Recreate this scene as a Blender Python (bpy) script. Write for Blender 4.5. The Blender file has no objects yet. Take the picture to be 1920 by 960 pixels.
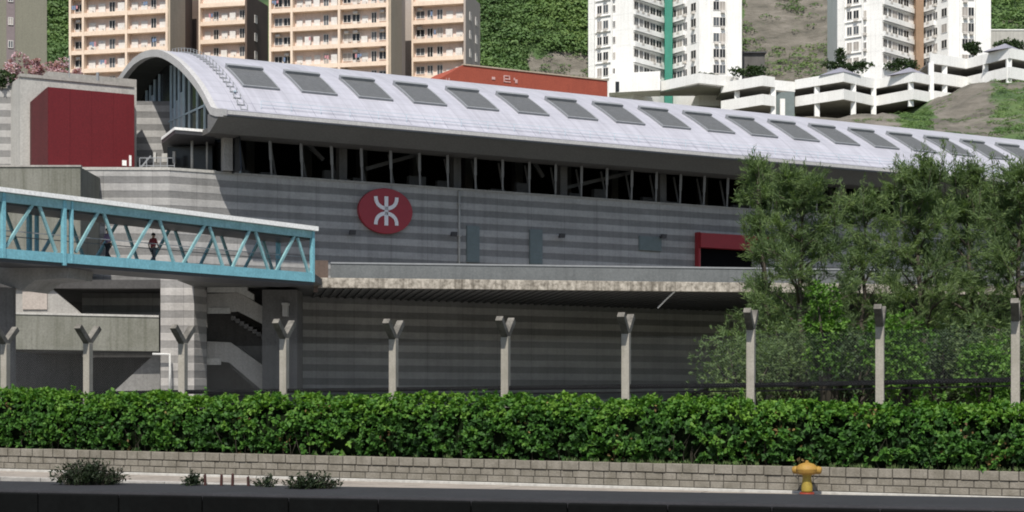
import bpy, bmesh, math, random
import numpy as np
from mathutils import Vector, noise

random.seed(7)
RNG = np.random.default_rng(11)
scene = bpy.context.scene
COL = scene.collection
R = math.radians

# ------------------------------------------------------------------ camera
F_PX, H_PX, CX, CAM_Z = 3200.0, 760.0, 960.0, 2.1
cam_data = bpy.data.cameras.new("camera")
cam_data.sensor_width = 36
cam_data.lens = 36 * F_PX / 1920
cam_data.shift_y = (H_PX - 480) / 1920
cam_data.clip_start = 0.5
cam_data.clip_end = 3000
cam = bpy.data.objects.new("camera", cam_data)
cam.location = (0, 0, CAM_Z)
cam.rotation_euler = (R(90), 0, 0)
COL.objects.link(cam)
scene.camera = cam


def P(x, y, Y):
    """where the sight line of photo pixel (x, y) is at depth Y"""
    return Vector(((x - CX) * Y / F_PX, Y, CAM_Z + (H_PX - y) * Y / F_PX))


def Z(y, Y):
    return CAM_Z + (H_PX - y) * Y / F_PX


class Frame:
    """a vertical plane: a runs along it, o out of it, z up"""
    def __init__(self, origin, direction, out):
        self.p = Vector((origin[0], origin[1], 0))
        self.d = Vector((direction[0], direction[1], 0)).normalized()
        self.o = Vector((out[0], out[1], 0)).normalized()

    def pt(self, a, o, z):
        v = self.p + self.d * a + self.o * o
        return Vector((v.x, v.y, z))

    def a(self, x, o=0.0):
        q = (x - CX) / F_PX
        p = self.p + self.o * o
        return (q * p.y - p.x) / (self.d.x - q * self.d.y)

    def Y(self, a, o=0.0):
        return (self.p + self.d * a + self.o * o).y

    def rot(self):
        return math.atan2(self.d.y, self.d.x)


# ------------------------------------------------------------------ mesh builder
class MB:
    def __init__(self):
        self.v, self.f, self.m, self.uv = [], [], [], {}

    def poly(self, pts, mi=0):
        b = len(self.v)
        self.v += [tuple(p) for p in pts]
        self.f.append(tuple(range(b, b + len(pts))))
        self.m.append(mi)

    def hexa(self, p, mi=0):
        b = len(self.v)
        self.v += [tuple(q) for q in p]
        for q in ((0, 3, 2, 1), (4, 5, 6, 7), (0, 1, 5, 4), (1, 2, 6, 5), (2, 3, 7, 6), (3, 0, 4, 7)):
            self.f.append(tuple(b + i for i in q))
            self.m.append(mi)

    def box(self, x0, x1, y0, y1, z0, z1, mi=0):
        self.hexa([(x0, y0, z0), (x1, y0, z0), (x1, y1, z0), (x0, y1, z0),
                   (x0, y0, z1), (x1, y0, z1), (x1, y1, z1), (x0, y1, z1)], mi)

    def fbox(self, F, a0, a1, o0, o1, z0, z1, mi=0):
        """box in a frame; o0 < o1 (o1 nearer to the camera)"""
        self.hexa([F.pt(a0, o1, z0), F.pt(a1, o1, z0), F.pt(a1, o0, z0), F.pt(a0, o0, z0),
                   F.pt(a0, o1, z1), F.pt(a1, o1, z1), F.pt(a1, o0, z1), F.pt(a0, o0, z1)], mi)

    def prism(self, pts, off, mi=0):
        """polygon pts swept by vector off"""
        n, b = len(pts), len(self.v)
        off = Vector(off)
        self.v += [tuple(p) for p in pts] + [tuple(Vector(p) + off) for p in pts]
        self.f.append(tuple(range(b, b + n)))
        self.f.append(tuple(reversed(range(b + n, b + 2 * n))))
        self.m += [mi, mi]
        for i in range(n):
            j = (i + 1) % n
            self.f.append((b + i, b + n + i, b + n + j, b + j))
            self.m.append(mi)

    def tube(self, pts, rads, mi=0, seg=6):
        pts = [Vector(p) for p in pts]
        if not hasattr(rads, '__len__'):
            rads = [rads] * len(pts)
        b = len(self.v)
        for i, p in enumerate(pts):
            t = (pts[min(i + 1, len(pts) - 1)] - pts[max(i - 1, 0)]).normalized()
            u = t.cross(Vector((0, 0, 1)) if abs(t.z) < 0.95 else Vector((1, 0, 0))).normalized()
            w = t.cross(u)
            for k in range(seg):
                c = 2 * math.pi * k / seg + math.pi / 4
                self.v.append(tuple(p + (u * math.cos(c) + w * math.sin(c)) * rads[i]))
        for i in range(len(pts) - 1):
            for k in range(seg):
                l = (k + 1) % seg
                self.f.append((b + i * seg + k, b + i * seg + l, b + (i + 1) * seg + l, b + (i + 1) * seg + k))
                self.m.append(mi)
        self.f.append(tuple(b + k for k in reversed(range(seg))))
        self.f.append(tuple(b + (len(pts) - 1) * seg + k for k in range(seg)))
        self.m += [mi, mi]

    def bar(self, p, q, w, h=None, mi=0):
        """square bar from p to q"""
        p, q = Vector(p), Vector(q)
        h = h or w
        t = (q - p).normalized()
        u = t.cross(Vector((0, 0, 1)) if abs(t.z) < 0.97 else Vector((0, 1, 0))).normalized() * (w / 2)
        s = u.cross(t).normalized() * (h / 2)
        self.hexa([p - u - s, p + u - s, p + u + s, p - u + s, q - u - s, q + u - s, q + u + s, q - u + s], mi)

    def lathe(self, c, prof, mi=0, seg=20, axis=None):
        """prof: (radius, height) pairs turned round axis through c"""
        c = Vector(c)
        ax = Vector(axis or (0, 0, 1)).normalized()
        u = ax.cross(Vector((0, 0, 1)) if abs(ax.z) < 0.9 else Vector((1, 0, 0))).normalized()
        w = ax.cross(u)
        b = len(self.v)
        for r, h in prof:
            for k in range(seg):
                t = 2 * math.pi * k / seg
                self.v.append(tuple(c + ax * h + (u * math.cos(t) + w * math.sin(t)) * r))
        for i in range(len(prof) - 1):
            for k in range(seg):
                l = (k + 1) % seg
                self.f.append((b + i * seg + k, b + i * seg + l, b + (i + 1) * seg + l, b + (i + 1) * seg + k))
                self.m.append(mi)
        self.f.append(tuple(b + k for k in reversed(range(seg))))
        self.f.append(tuple(b + (len(prof) - 1) * seg + k for k in range(seg)))
        self.m += [mi, mi]


def wloc(o):
    v = Vector((0, 0, 0))
    while o is not None:
        v = v + o.location
        o = o.parent
    return v


def obj(name, mb, mats, parent=None, smooth=False, bevel=0.0, local=False):
    """links the collected shapes as one mesh object; world coordinates unless local"""
    if not isinstance(mats, (list, tuple)):
        mats = [mats]
    me = bpy.data.meshes.new(name)
    off = Vector((0, 0, 0)) if local else wloc(parent)
    me.from_pydata([(x - off.x, y - off.y, z - off.z) for x, y, z in mb.v], [], mb.f)
    for m in mats:
        me.materials.append(m)
    me.polygons.foreach_set('material_index', mb.m)
    me.polygons.foreach_set('use_smooth', [smooth] * len(mb.f))
    bm = bmesh.new()
    bm.from_mesh(me)
    bmesh.ops.recalc_face_normals(bm, faces=bm.faces)
    bm.to_mesh(me)
    bm.free()
    me.update()
    o = bpy.data.objects.new(name, me)
    COL.objects.link(o)
    if parent is not None:
        o.parent = parent
    if bevel:
        b = o.modifiers.new('bevel', 'BEVEL')
        b.width = bevel
        b.segments = 2
        b.limit_method = 'ANGLE'
    return o


def split_obj(name, mb, mats, parent, limit=95, **k):
    """every separate piece of mb as a part of its own; past the limit the smallest ones stay one object"""
    par = list(range(len(mb.v)))

    def find(i):
        while par[i] != i:
            par[i] = par[par[i]]
            i = par[i]
        return i
    for f in mb.f:
        r = find(f[0])
        for i in f[1:]:
            par[find(i)] = r
    groups = {}
    for f, m in zip(mb.f, mb.m):
        groups.setdefault(find(f[0]), []).append((f, m))
    pieces = []
    for fs in groups.values():
        ids = sorted({i for f, _ in fs for i in f})
        mp = {v: j for j, v in enumerate(ids)}
        b = MB()
        b.v = [mb.v[i] for i in ids]
        b.f = [tuple(mp[i] for i in f) for f, _ in fs]
        b.m = [m for _, m in fs]
        ext = [max(c) - min(c) for c in zip(*b.v)]
        pieces.append((-sum(ext), len(pieces), b))
    pieces.sort()
    for _, _, b in pieces[:limit]:
        obj(name, b, mats, parent, **k)
    rest = MB()
    for _, _, b in pieces[limit:]:
        n = len(rest.v)
        rest.v += b.v
        rest.f += [tuple(i + n for i in f) for f in b.f]
        rest.m += b.m
    if rest.v:
        obj(name, rest, mats, parent, **k)['kind'] = 'stuff'


def tag(o, label=None, cat=None, group=None, kind=None):
    if label:
        o['label'] = label
    if cat:
        o['category'] = cat
    if group:
        o['group'] = group
    if kind:
        o['kind'] = kind
    return o


def thing(name, label, cat, loc=(0, 0, 0), group=None, rotz=0):
    o = bpy.data.objects.new(name, None)
    o.empty_display_size = 0.5
    COL.objects.link(o)
    o.location = loc
    o.rotation_euler = (0, 0, rotz)
    return tag(o, label, cat, group)


def struct(name, mb, mats, **k):
    return tag(obj(name, mb, mats, **k), kind='structure')


# ------------------------------------------------------------------ materials
def srgb(r, g, b):
    f = lambda c: ((c / 255 + 0.055) / 1.055) ** 2.4 if c > 10 else c / 255 / 12.92
    return (f(r), f(g), f(b), 1)


def new_mat(name):
    m = bpy.data.materials.new(name)
    m.use_nodes = True
    nt = m.node_tree
    b = nt.nodes['Principled BSDF']
    return m, nt, b


def N(nt, kind, **kw):
    n = nt.nodes.new(kind)
    for k, v in kw.items():
        if k in n.inputs:
            n.inputs[k].default_value = v
        else:
            setattr(n, k, v)
    return n


def ramp(nt, stops, interp='LINEAR'):
    r = nt.nodes.new('ShaderNodeValToRGB')
    r.color_ramp.interpolation = interp
    e = r.color_ramp.elements
    e[0].position, e[0].color = stops[0]
    e[1].position, e[1].color = stops[1]
    for p, c in stops[2:]:
        k = e.new(p)
        k.color = c
    return r


def grey(v):
    return (v, v, v, 1)


def mixcol(nt, fac, a, b, mode='MIX'):
    m = nt.nodes.new('ShaderNodeMix')
    m.data_type = 'RGBA'
    m.blend_type = mode
    for s, v in ((0, fac), (6, a), (7, b)):
        if hasattr(v, 'is_output') or hasattr(v, 'links'):
            nt.links.new(v, m.inputs[s])
        else:
            m.inputs[s].default_value = v
    return m.outputs[2]


def position(nt, scale=(1, 1, 1)):
    g = nt.nodes.new('ShaderNodeNewGeometry')
    mp = nt.nodes.new('ShaderNodeMapping')
    mp.inputs['Scale'].default_value = scale
    nt.links.new(g.outputs['Position'], mp.inputs['Vector'])
    return mp.outputs[0]


def noise_tex(nt, vec, scale, detail=4, rough=0.6):
    n = N(nt, 'ShaderNodeTexNoise', Scale=scale, Detail=detail, Roughness=rough)
    nt.links.new(vec, n.inputs['Vector'])
    return n.outputs['Fac']


def add_bump(nt, b, height, strength=0.3, dist=0.02):
    u = N(nt, 'ShaderNodeBump', Strength=strength, Distance=dist)
    nt.links.new(height, u.inputs['Height'])
    nt.links.new(u.outputs[0], b.inputs['Normal'])


def worn(name, col, dirt=None, amount=0.5, streak=0.5, scale=0.6, rough=0.8, fine=9.0, metallic=0.0, bump=0.25, spec=0.3):
    """a weathered plain surface: mottling, vertical run-off streaks, fine grain"""
    m, nt, b = new_mat(name)
    dirt = dirt or tuple(c * 0.45 for c in col[:3]) + (1,)
    p = position(nt)
    n1 = noise_tex(nt, p, scale, 6, 0.65)
    r1 = ramp(nt, [(0.38, grey(0)), (0.72, grey(1))])
    nt.links.new(n1, r1.inputs[0])
    n2 = noise_tex(nt, position(nt, (2.2, 2.2, 0.10)), 1.6, 5, 0.6)
    r2 = ramp(nt, [(0.48, grey(0)), (0.75, grey(1))])
    nt.links.new(n2, r2.inputs[0])
    n3 = noise_tex(nt, p, fine, 3, 0.5)
    r3 = ramp(nt, [(0.2, grey(0.8)), (0.8, grey(1.18))])
    nt.links.new(n3, r3.inputs[0])
    mul = lambda a, k: _math(nt, 'MULTIPLY', a, k)
    c = mixcol(nt, mul(r1.outputs[0], amount), col, dirt)
    c = mixcol(nt, mul(r2.outputs[0], streak), c, dirt)
    c = mixcol(nt, 1.0, c, r3.outputs[0], 'MULTIPLY')
    nt.links.new(c, b.inputs['Base Color'])
    b.inputs['Roughness'].default_value = rough
    b.inputs['Metallic'].default_value = metallic
    b.inputs['Specular IOR Level'].default_value = spec
    if bump:
        add_bump(nt, b, n3, bump, 0.02)
    return m


def _math(nt, op, a, k):
    n = nt.nodes.new('ShaderNodeMath')
    n.operation = op
    for i, v in enumerate((a, k)):
        if hasattr(v, 'links'):
            nt.links.new(v, n.inputs[i])
        else:
            n.inputs[i].default_value = v
    return n.outputs[0]


def banded(name, light, dark, period=0.86, top=16.25, duty=0.47):
    """smooth and ribbed courses of cast concrete, alternating up the wall"""
    m, nt, b = new_mat(name)
    p = position(nt)
    sx = nt.nodes.new('ShaderNodeSeparateXYZ')
    nt.links.new(p, sx.inputs[0])
    z = _math(nt, 'SUBTRACT', top, sx.outputs['Z'])
    z = _math(nt, 'ADD', z, _math(nt, 'MULTIPLY', noise_tex(nt, p, 1.2, 2), 0.03))
    fr = _math(nt, 'FRACT', _math(nt, 'DIVIDE', z, period), 0)
    e = 0.03
    rb = ramp(nt, [(duty - e, grey(0)), (duty + e, grey(1)), (1 - 2 * e, grey(1)), (1 - 0.001, grey(0))])
    nt.links.new(fr, rb.inputs[0])
    n1 = noise_tex(nt, position(nt, (0.35, 0.35, 0.9)), 1.0, 6, 0.62)
    r1 = ramp(nt, [(0.3, grey(0.80)), (0.7, grey(1.12))])
    nt.links.new(n1, r1.inputs[0])
    n2 = noise_tex(nt, position(nt, (2.0, 2.0, 0.06)), 1.3, 5, 0.6)
    r2 = ramp(nt, [(0.45, grey(1)), (0.85, grey(0.72))])
    nt.links.new(n2, r2.inputs[0])
    n3 = noise_tex(nt, p, 7.0, 3)
    r3 = ramp(nt, [(0.2, grey(0.86)), (0.8, grey(1.12))])
    nt.links.new(n3, r3.inputs[0])
    c = mixcol(nt, rb.outputs[0], light, dark)
    for r in (r1, r2, r3):
        c = mixcol(nt, 1.0, c, r.outputs[0], 'MULTIPLY')
    dp = nt.nodes.new('ShaderNodeVectorMath')
    dp.operation = 'DOT_PRODUCT'
    nt.links.new(p, dp.inputs[0])
    dp.inputs[1].default_value = (0.873, 0.488, 0)
    jf = _math(nt, 'FRACT', _math(nt, 'DIVIDE', dp.outputs['Value'], 2.6), 0)
    rj = ramp(nt, [(0.0, grey(0.78)), (0.018, grey(1.0))], 'CONSTANT')
    nt.links.new(jf, rj.inputs[0])
    c = mixcol(nt, 1.0, c, rj.outputs[0], 'MULTIPLY')
    nt.links.new(c, b.inputs['Base Color'])
    b.inputs['Roughness'].default_value = 0.85
    h = _math(nt, 'ADD', _math(nt, 'MULTIPLY', rb.outputs[0], -0.6), _math(nt, 'MULTIPLY', n3, 0.6))
    add_bump(nt, b, h, 0.5, 0.05)
    return m


def plain(name, col, rough=0.5, metallic=0.0, var=0.12, scale=3.0, spec=0.5):
    m, nt, b = new_mat(name)
    n = noise_tex(nt, position(nt), scale, 4)
    r = ramp(nt, [(0.25, grey(1 - var)), (0.75, grey(1 + var))])
    nt.links.new(n, r.inputs[0])
    nt.links.new(mixcol(nt, 1.0, col, r.outputs[0], 'MULTIPLY'), b.inputs['Base Color'])
    b.inputs['Roughness'].default_value = rough
    b.inputs['Metallic'].default_value = metallic
    b.inputs['Specular IOR Level'].default_value = spec
    return m


def leaf_mat(name, dark, mid, light, gloss=0.45, trans=0.25):
    m, nt, b = new_mat(name)
    at = nt.nodes.new('ShaderNodeAttribute')
    at.attribute_name = 'tint'
    r = ramp(nt, [(0.0, dark), (1.0, light), (0.5, mid)])
    nt.links.new(at.outputs['Fac'], r.inputs[0])
    nt.links.new(r.outputs[0], b.inputs['Base Color'])
    b.inputs['Roughness'].default_value = gloss
    b.inputs['Specular IOR Level'].default_value = 0.25
    tr = nt.nodes.new('ShaderNodeBsdfTranslucent')
    br = mixcol(nt, 1.0, r.outputs[0], (1.2, 1.35, 0.6, 1), 'MULTIPLY')
    nt.links.new(br, tr.inputs['Color'])
    mx = nt.nodes.new('ShaderNodeMixShader')
    mx.inputs[0].default_value = trans
    out = nt.nodes['Material Output']
    nt.links.new(b.outputs[0], mx.inputs[1])
    nt.links.new(tr.outputs[0], mx.inputs[2])
    nt.links.new(mx.outputs[0], out.inputs['Surface'])
    return m


def roof_mat():
    m, nt, b = new_mat('roof_sheet')
    uv = nt.nodes.new('ShaderNodeUVMap')
    uv.uv_map = 'UVMap'
    br = N(nt, 'ShaderNodeTexBrick', offset=0.0, squash=1.0)
    br.inputs['Scale'].default_value = 1.0
    br.inputs['Brick Width'].default_value = 1.3
    br.inputs['Row Height'].default_value = 0.92
    br.inputs['Mortar Size'].default_value = 0.03
    br.inputs['Mortar Smooth'].default_value = 0.4
    br.inputs['Bias'].default_value = -0.3
    br.inputs['Color1'].default_value = (0.43, 0.43, 0.48, 1)
    br.inputs['Color2'].default_value = (0.415, 0.415, 0.465, 1)
    br.inputs['Mortar'].default_value = (0.34, 0.34, 0.385, 1)
    nt.links.new(uv.outputs[0], br.inputs['Vector'])
    sv = nt.nodes.new('ShaderNodeSeparateXYZ')
    nt.links.new(uv.outputs[0], sv.inputs[0])
    rv = ramp(nt, [(0.0, (0.25, 0.25, 0.30, 1)), (0.29, (0.345, 0.345, 0.39, 1))], 'CONSTANT')
    nt.links.new(_math(nt, 'DIVIDE', sv.outputs['Y'], 10.0), rv.inputs[0])
    nt.links.new(rv.outputs[0], br.inputs['Mortar'])
    n = noise_tex(nt, position(nt, (1, 1, 1)), 0.35, 6, 0.65)
    r = ramp(nt, [(0.3, grey(0.88)), (0.75, grey(1.08))])
    nt.links.new(n, r.inputs[0])
    mp = nt.nodes.new('ShaderNodeMapping')
    mp.inputs['Scale'].default_value = (2.6, 0.16, 1)
    nt.links.new(uv.outputs[0], mp.inputs['Vector'])
    st = noise_tex(nt, mp.outputs[0], 1.0, 5, 0.65)
    rs = ramp(nt, [(0.40, grey(0.84)), (0.62, grey(1.02))])
    nt.links.new(st, rs.inputs[0])
    c = mixcol(nt, 1.0, br.outputs['Color'], r.outputs[0], 'MULTIPLY')
    nt.links.new(mixcol(nt, 0.75, c, mixcol(nt, 1.0, c, rs.outputs[0], 'MULTIPLY')), b.inputs['Base Color'])
    b.inputs['Roughness'].default_value = 0.5
    b.inputs['Metallic'].default_value = 0.0
    return m


M = {
    'band': banded('banded_concrete', (0.385, 0.377, 0.365, 1), (0.212, 0.209, 0.204, 1)),
    'band_pier': banded('banded_pier', (0.44, 0.42, 0.40, 1), (0.27, 0.26, 0.25, 1), top=16.5),
    'conc': worn('concrete', (0.36, 0.345, 0.32, 1), amount=0.35, streak=0.4),
    'conc_light': worn('pale_concrete', (0.46, 0.45, 0.42, 1), amount=0.3, streak=0.35),
    'conc_dark': worn('dark_concrete', (0.13, 0.125, 0.12, 1), amount=0.5, streak=0.5),
    'conc_green': worn('algae_concrete', (0.205, 0.205, 0.178, 1), (0.085, 0.088, 0.064, 1), amount=0.5, streak=0.75),
    'slab': worn('stained_slab', (0.46, 0.42, 0.36, 1), (0.06, 0.05, 0.036, 1), amount=0.9, streak=0.95, scale=3.6),
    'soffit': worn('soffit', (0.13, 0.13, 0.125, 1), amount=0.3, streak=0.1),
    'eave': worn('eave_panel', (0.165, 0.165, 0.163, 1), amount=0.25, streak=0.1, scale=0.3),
    'fascia': worn('fascia', (0.46, 0.455, 0.45, 1), amount=0.2, streak=0.2, rough=0.6),
    'roof': roof_mat(),
    'steel_dark': plain('dark_steel', (0.05, 0.05, 0.055, 1), 0.5),
    'steel_mid': plain('grey_steel', (0.24, 0.25, 0.26, 1), 0.45),
    'steel_blue': plain('pale_blue_steel', (0.42, 0.52, 0.58, 1), 0.4),
    'glass_dark': plain('dark_glass', (0.02, 0.022, 0.024, 1), 0.22, var=0.3, spec=0.35),
    'glass_frost': plain('frosted_glass', (0.38, 0.42, 0.45, 1), 0.3),
    'louvre': plain('louvre', (0.15, 0.155, 0.16, 1), 0.5),
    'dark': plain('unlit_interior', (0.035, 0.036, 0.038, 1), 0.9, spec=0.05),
    'red': worn('red_panel', (0.125, 0.012, 0.016, 1), (0.092, 0.009, 0.012, 1), amount=0.3, streak=0.35, rough=0.5, bump=0.05),
    'maroon': worn('maroon_panel', (0.075, 0.013, 0.015, 1), amount=0.3, streak=0.3, rough=0.6, bump=0.05),
    'red_sign': plain('red_enamel', (0.33, 0.022, 0.035, 1), 0.35, var=0.06),
    'white_sign': plain('white_enamel', (0.82, 0.80, 0.82, 1), 0.35, var=0.03),
    'teal': worn('teal_paint', (0.20, 0.46, 0.54, 1), (0.11, 0.27, 0.32, 1), amount=0.35, streak=0.3, scale=1.5, rough=0.45, bump=0.05),
    'teal_dull': worn('faded_teal_paint', (0.25, 0.45, 0.48, 1), (0.12, 0.24, 0.25, 1), amount=0.5, streak=0.4, scale=1.5, rough=0.55, bump=0.05),
    'white_metal': worn('white_roof_sheet', (0.90, 0.90, 0.88, 1), (0.6, 0.6, 0.57, 1), amount=0.2, streak=0.0, rough=0.5, bump=0.05),
    'grey_panel': worn('grey_parapet_paint', (0.145, 0.155, 0.158, 1), amount=0.3, streak=0.4, bump=0.1),
    'cab': plain('cabinet_paint', (0.15, 0.185, 0.185, 1), 0.55),
    'post': worn('post_concrete', (0.37, 0.345, 0.30, 1), (0.17, 0.16, 0.12, 1), amount=0.4, streak=0.5, scale=2.5, fine=25),
    'block': worn('wall_block', (0.228, 0.210, 0.178, 1), (0.105, 0.095, 0.072, 1), amount=0.8, streak=0.5, scale=2.6, fine=30, bump=0.5),
    'mortar': plain('mortar', (0.06, 0.054, 0.045, 1), 0.9, scale=12),
    'footpath': worn('footpath_concrete', (0.31, 0.275, 0.24, 1), amount=0.6, streak=0.0, scale=0.8),
    'asphalt': worn('asphalt', (0.05, 0.05, 0.053, 1), (0.03, 0.03, 0.03, 1), amount=0.5, streak=0.0, scale=1.0, fine=40),
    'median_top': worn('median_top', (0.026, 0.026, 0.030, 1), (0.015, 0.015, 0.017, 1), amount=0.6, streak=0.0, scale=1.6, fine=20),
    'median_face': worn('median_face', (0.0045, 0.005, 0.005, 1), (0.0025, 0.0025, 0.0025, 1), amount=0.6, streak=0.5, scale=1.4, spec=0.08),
    'soil': worn('soil', (0.06, 0.048, 0.035, 1), amount=0.5, streak=0.0, scale=3.0),
    'paint_line': worn('road_paint', (0.6, 0.6, 0.57, 1), amount=0.4, streak=0.0, scale=2.5),
    'wire': plain('galvanised_wire', (0.22, 0.23, 0.23, 1), 0.5, 0.3),
    'rail_black': plain('black_rail', (0.007, 0.007, 0.008, 1), 0.7, spec=0.1),
    'pipe': plain('white_pipe', (0.62, 0.62, 0.60, 1), 0.45),
    'bark': worn('bark', (0.09, 0.075, 0.06, 1), amount=0.5, streak=0.6, scale=2.0, fine=20, bump=0.6),
    'stem': plain('woody_stem', (0.035, 0.03, 0.02, 1), 0.9),
    'cream': worn('cream_paint', (0.80, 0.655, 0.525, 1), (0.56, 0.43, 0.34, 1), amount=0.35, streak=0.35, scale=0.35, bump=0.0),
    'pink': worn('pink_paint', (0.74, 0.60, 0.53, 1), (0.50, 0.39, 0.33, 1), amount=0.4, streak=0.4, scale=0.35, bump=0.0),
    'brown': worn('brown_paint', (0.44, 0.37, 0.285, 1), (0.28, 0.235, 0.18, 1), amount=0.3, streak=0.4, scale=0.3, bump=0.0),
    'brown_dark': worn('dark_brown_paint', (0.13, 0.095, 0.078, 1), amount=0.3, streak=0.3, scale=0.3, bump=0.0),
    'taupe': worn('taupe_paint', (0.42, 0.37, 0.33, 1), (0.27, 0.235, 0.21, 1), amount=0.3, streak=0.4, scale=0.3, bump=0.0),
    'olive': worn('olive_paint', (0.215, 0.21, 0.165, 1), (0.15, 0.145, 0.115, 1), amount=0.3, streak=0.3, scale=0.2, bump=0.0),
    'lilac': plain('lilac_paint', (0.20, 0.165, 0.17, 1), 0.8),
    'white_wall': worn('white_tower_paint', (0.86, 0.86, 0.84, 1), (0.62, 0.61, 0.58, 1), amount=0.35, streak=0.45, scale=0.3, bump=0.0),
    'green_strip': worn('green_paint', (0.055, 0.25, 0.185, 1), (0.03, 0.15, 0.11, 1), amount=0.3, streak=0.5, scale=0.4, bump=0.0),
    'tan_strip': worn('tan_paint', (0.33, 0.22, 0.15, 1), (0.21, 0.15, 0.09, 1), amount=0.5, streak=0.4, scale=0.4, bump=0.0),
    'terracotta': worn('terracotta_wall', (0.33, 0.078, 0.047, 1), (0.24, 0.055, 0.036, 1), amount=0.45, streak=0.3, scale=0.5, bump=0.05),
    'win_frame': plain('window_frame', (0.62, 0.60, 0.57, 1), 0.5),
    'ac': plain('air_con_case', (0.55, 0.52, 0.48, 1), 0.5, var=0.25, scale=0.2),
    'hyd_orange': worn('orange_hydrant_paint', (0.38, 0.235, 0.05, 1), (0.18, 0.08, 0.02, 1), amount=0.8, streak=0.5, scale=9, rough=0.6, bump=0.1),
    'hyd_yellow': worn('yellow_hydrant_paint', (0.36, 0.27, 0.045, 1), (0.15, 0.10, 0.03, 1), amount=0.8, streak=0.6, scale=9, rough=0.6, bump=0.1),
    'hyd_red': plain('red_hydrant_flange', (0.22, 0.03, 0.015, 1), 0.5),
    'stake': plain('dark_red_stake', (0.045, 0.014, 0.011, 1), 0.8),
    'l_hedge': leaf_mat('hedge_leaf', (0.020, 0.056, 0.014, 1), (0.058, 0.155, 0.024, 1), (0.135, 0.255, 0.034, 1), 0.6, 0.28),
    'l_tree': leaf_mat('tree_leaf', (0.062, 0.098, 0.046, 1), (0.120, 0.178, 0.074, 1), (0.200, 0.265, 0.098, 1), 0.8, 0.36),
    'l_bright': leaf_mat('bright_leaf', (0.040, 0.095, 0.016, 1), (0.085, 0.185, 0.028, 1), (0.150, 0.270, 0.045, 1), 0.6, 0.3),
    'l_dark': leaf_mat('dark_leaf', (0.020, 0.040, 0.018, 1), (0.046, 0.080, 0.032, 1), (0.085, 0.125, 0.046, 1), 0.55, 0.2),
    'l_hill': leaf_mat('hill_leaf', (0.055, 0.105, 0.036, 1), (0.105, 0.180, 0.054, 1), (0.180, 0.250, 0.072, 1), 0.6, 0.15),
    'l_weed': leaf_mat('weed_leaf', (0.008, 0.016, 0.007, 1), (0.018, 0.032, 0.012, 1), (0.04, 0.06, 0.022, 1), 0.6, 0.15),
    'flower': leaf_mat('flower', (0.38, 0.13, 0.14, 1), (0.52, 0.34, 0.40, 1), (0.68, 0.62, 0.68, 1), 0.6, 0.25),
}


def terrain_mat():
    m, nt, b = new_mat('hillside')
    at = nt.nodes.new('ShaderNodeAttribute')
    at.attribute_name = 'rock'
    p = position(nt)
    n1 = noise_tex(nt, p, 0.10, 8, 0.65)
    rg = ramp(nt, [(0.3, (0.035, 0.068, 0.026, 1)), (0.72, (0.115, 0.165, 0.05, 1)), (0.5, (0.065, 0.115, 0.036, 1))])
    nt.links.new(n1, rg.inputs[0])
    n2 = noise_tex(nt, position(nt, (0.5, 0.5, 1.6)), 0.30, 8, 0.7)
    rr = ramp(nt, [(0.28, (0.065, 0.062, 0.05, 1)), (0.75, (0.25, 0.225, 0.195, 1)), (0.5, (0.145, 0.132, 0.108, 1))])
    nt.links.new(n2, rr.inputs[0])
    n3 = noise_tex(nt, p, 0.16, 5, 0.6)
    f = _math(nt, 'ADD', at.outputs['Fac'], _math(nt, 'MULTIPLY', _math(nt, 'SUBTRACT', n3, 0.5), 1.5))
    rf = ramp(nt, [(0.42, grey(0)), (0.58, grey(1))])
    nt.links.new(f, rf.inputs[0])
    nt.links.new(mixcol(nt, rf.outputs[0], rg.outputs[0], rr.outputs[0]), b.inputs['Base Color'])
    b.inputs['Roughness'].default_value = 0.95
    add_bump(nt, b, n2, 1.0, 1.2)
    return m


M['hill'] = terrain_mat()
M['conc_ramp'] = worn('ramp_concrete', (0.25, 0.245, 0.235, 1), amount=0.5, streak=0.4)
M['inner_grey'] = worn('inner_grey_paint', (0.13, 0.13, 0.132, 1), amount=0.4, streak=0.3)
M['post_arm'] = worn('shaded_post_concrete', (0.20, 0.188, 0.165, 1), (0.04, 0.037, 0.032, 1), amount=0.8, streak=0.6, scale=3.0, fine=25)  # arms darker than the shaft: shade of their undersides put into the colour
M['faded_mark'] = worn('faded_white_mark', (0.60, 0.42, 0.40, 1), (0.36, 0.12, 0.09, 1), amount=0.7, streak=0.6, scale=2.0)
M['bounce_forecourt'] = worn('bounce_forecourt_concrete', (0.30, 0.295, 0.285, 1), amount=0.5, streak=0.0, scale=0.7)
M['shade_conc'] = worn('shade_dark_concrete', (0.075, 0.072, 0.07, 1), amount=0.4, streak=0.4)  # near-black: the shade inside the podium opening is put into the colour


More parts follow.
